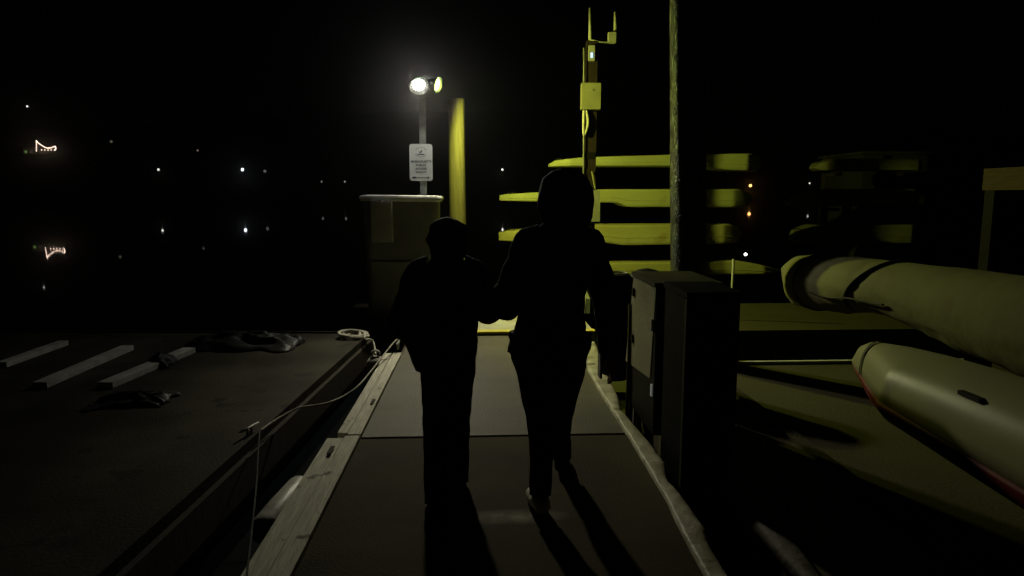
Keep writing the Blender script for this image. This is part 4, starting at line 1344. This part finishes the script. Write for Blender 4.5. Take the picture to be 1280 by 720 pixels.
pR = person(base, 'taller long-haired person in a black hip-length coat walking away, one pale shoe heel showing', J, coat, hair, M['hair'],
            {'L': [0.125, 0.12, 0.10, 0.072, 0.058, 0.056], 'R': [0.12, 0.115, 0.09, 0.068, 0.056, 0.058]}, M['shoe'], 'coat',
            {'L': (0.078, 0.084, 0.098), 'R': (0.078, 0.064, 0.055)}, ank_drop=0.0)
JR = J
# phone held in right hand
hp_ = J['wrR'] + Vector((-0.055, -0.01, -0.035))
bm = bmesh.new(); box(bm, hp_.x - 0.006, hp_.x + 0.006, hp_.y - 0.035, hp_.y + 0.035, hp_.z - 0.07, hp_.z + 0.07)
o = obj('phone', bm, M['meter'], bevel=0.004); tag(o, 'slim grey phone held in the right hand of the taller person', 'phone')

# --- shorter person (left)
YL = 3.62
J = dict(scale=0.9)
g1 = G(547, 634); g2 = G(571, 608)
base = Vector(((g1.x + g2.x) / 2, YL, 0))
J['pelvis'] = P(557, 430, YL); J['waist'] = P(554, 400, YL); J['chest'] = P(554, 350, YL)
J['neck0'] = P(556, 330, YL); J['neck'] = P(558, 320, YL); J['headb'] = P(559, 308, YL + .01); J['head'] = P(559, 295, YL); J['headt'] = P(559, 284, YL)
J['shL'] = P(524, 342, YL); J['elL'] = P(503, 402, YL - 0.03); J['wrL'] = P(517, 418, YL + 0.14)
J['shR'] = P(590, 342, YL); J['elR'] = P(600, 378, YL - 0.0); J['wrR'] = P(613, 384, YL - 0.12)
J['hipL'] = P(545, 438, YL); J['hipR'] = P(574, 438, YL)
J['knL'] = P(547, 530, YL); J['knR'] = P(571, 528, YL + 0.05)
J['anL'] = Vector((g1.x, g1.y, 0.075)); J['toeL'] = Vector((g1.x, g1.y + 0.13, 0.04))
J['anR'] = Vector((g2.x, g2.y, 0.08)); J['toeR'] = Vector((g2.x, g2.y + 0.13, 0.04))
coat = [ring_px(519, 593, 462, YL, 0.125, 0.03), ring_px(512, 596, 442, YL, 0.14, 0.03), ring_px(503, 597, 425, YL, 0.155, 0.03), ring_px(500, 597, 405, YL, 0.155, 0.03), ring_px(505, 598, 380, YL, 0.15, 0.02),
        ring_px(513, 600, 358, YL, 0.135, 0.02), ring_px(519, 597, 343, YL, 0.115, 0.02), ring_px(528, 589, 333, YL, 0.09), ring_px(537, 580, 325, YL, 0.075), ring_px(542, 577, 316, YL, 0.065)]
hair = [ring_px(540, 583, 322, YL - 0.02, 0.07), ring_px(536, 586, 312, YL - 0.02, 0.09), ring_px(533.5, 586, 300, YL - 0.02, 0.10), ring_px(534, 586, 290, YL - 0.015, 0.103),
        ring_px(537, 583, 281, YL - 0.01, 0.09), ring_px(545, 573, 275, YL - 0.01, 0.06), ring_px(553, 565, 271.5, YL - 0.01, 0.025)]
pL = person(base, 'shorter person in a loose black jacket walking away beside the taller one, holding their hand', J, coat, hair, M['hair'],
            {'L': [0.10, 0.098, 0.088, 0.080, 0.074, 0.068], 'R': [0.10, 0.098, 0.084, 0.076, 0.07, 0.066]}, M['shoe_dark'], 'jacket',
            {'L': (0.075, 0.078, 0.07), 'R': (0.08, 0.088, 0.092)})

# ------------------------------------------------------------------ volume added to stand in for lens glow round the lamp
bm = bmesh.new(); box(bm, -750, 750, -70, 800, WZ - 4.5, 130)
hz_ = obj('lens_glow_haze', bm, M['black']); tag(hz_, kind='stuff')
hm = bpy.data.materials.new('lens_glow_volume'); hm.use_nodes = True
nt = hm.node_tree; nt.nodes.clear()
ou_ = nt.nodes.new('ShaderNodeOutputMaterial'); pv = nt.nodes.new('ShaderNodeVolumePrincipled')
pv.inputs['Color'].default_value = (0.9, 0.9, 0.9, 1); pv.inputs['Density'].default_value = 0.0009
pv.inputs['Anisotropy'].default_value = 0.94
nt.links.new(pv.outputs[0], ou_.inputs['Volume'])
hz_.data.materials.clear(); hz_.data.materials.append(hm)

# ------------------------------------------------------------------ render settings
S.cycles.max_bounces = 6
try:
    S.cycles.sample_clamp_indirect = 3.0
    S.cycles.caustics_reflective = False; S.cycles.caustics_refractive = False
except Exception: pass
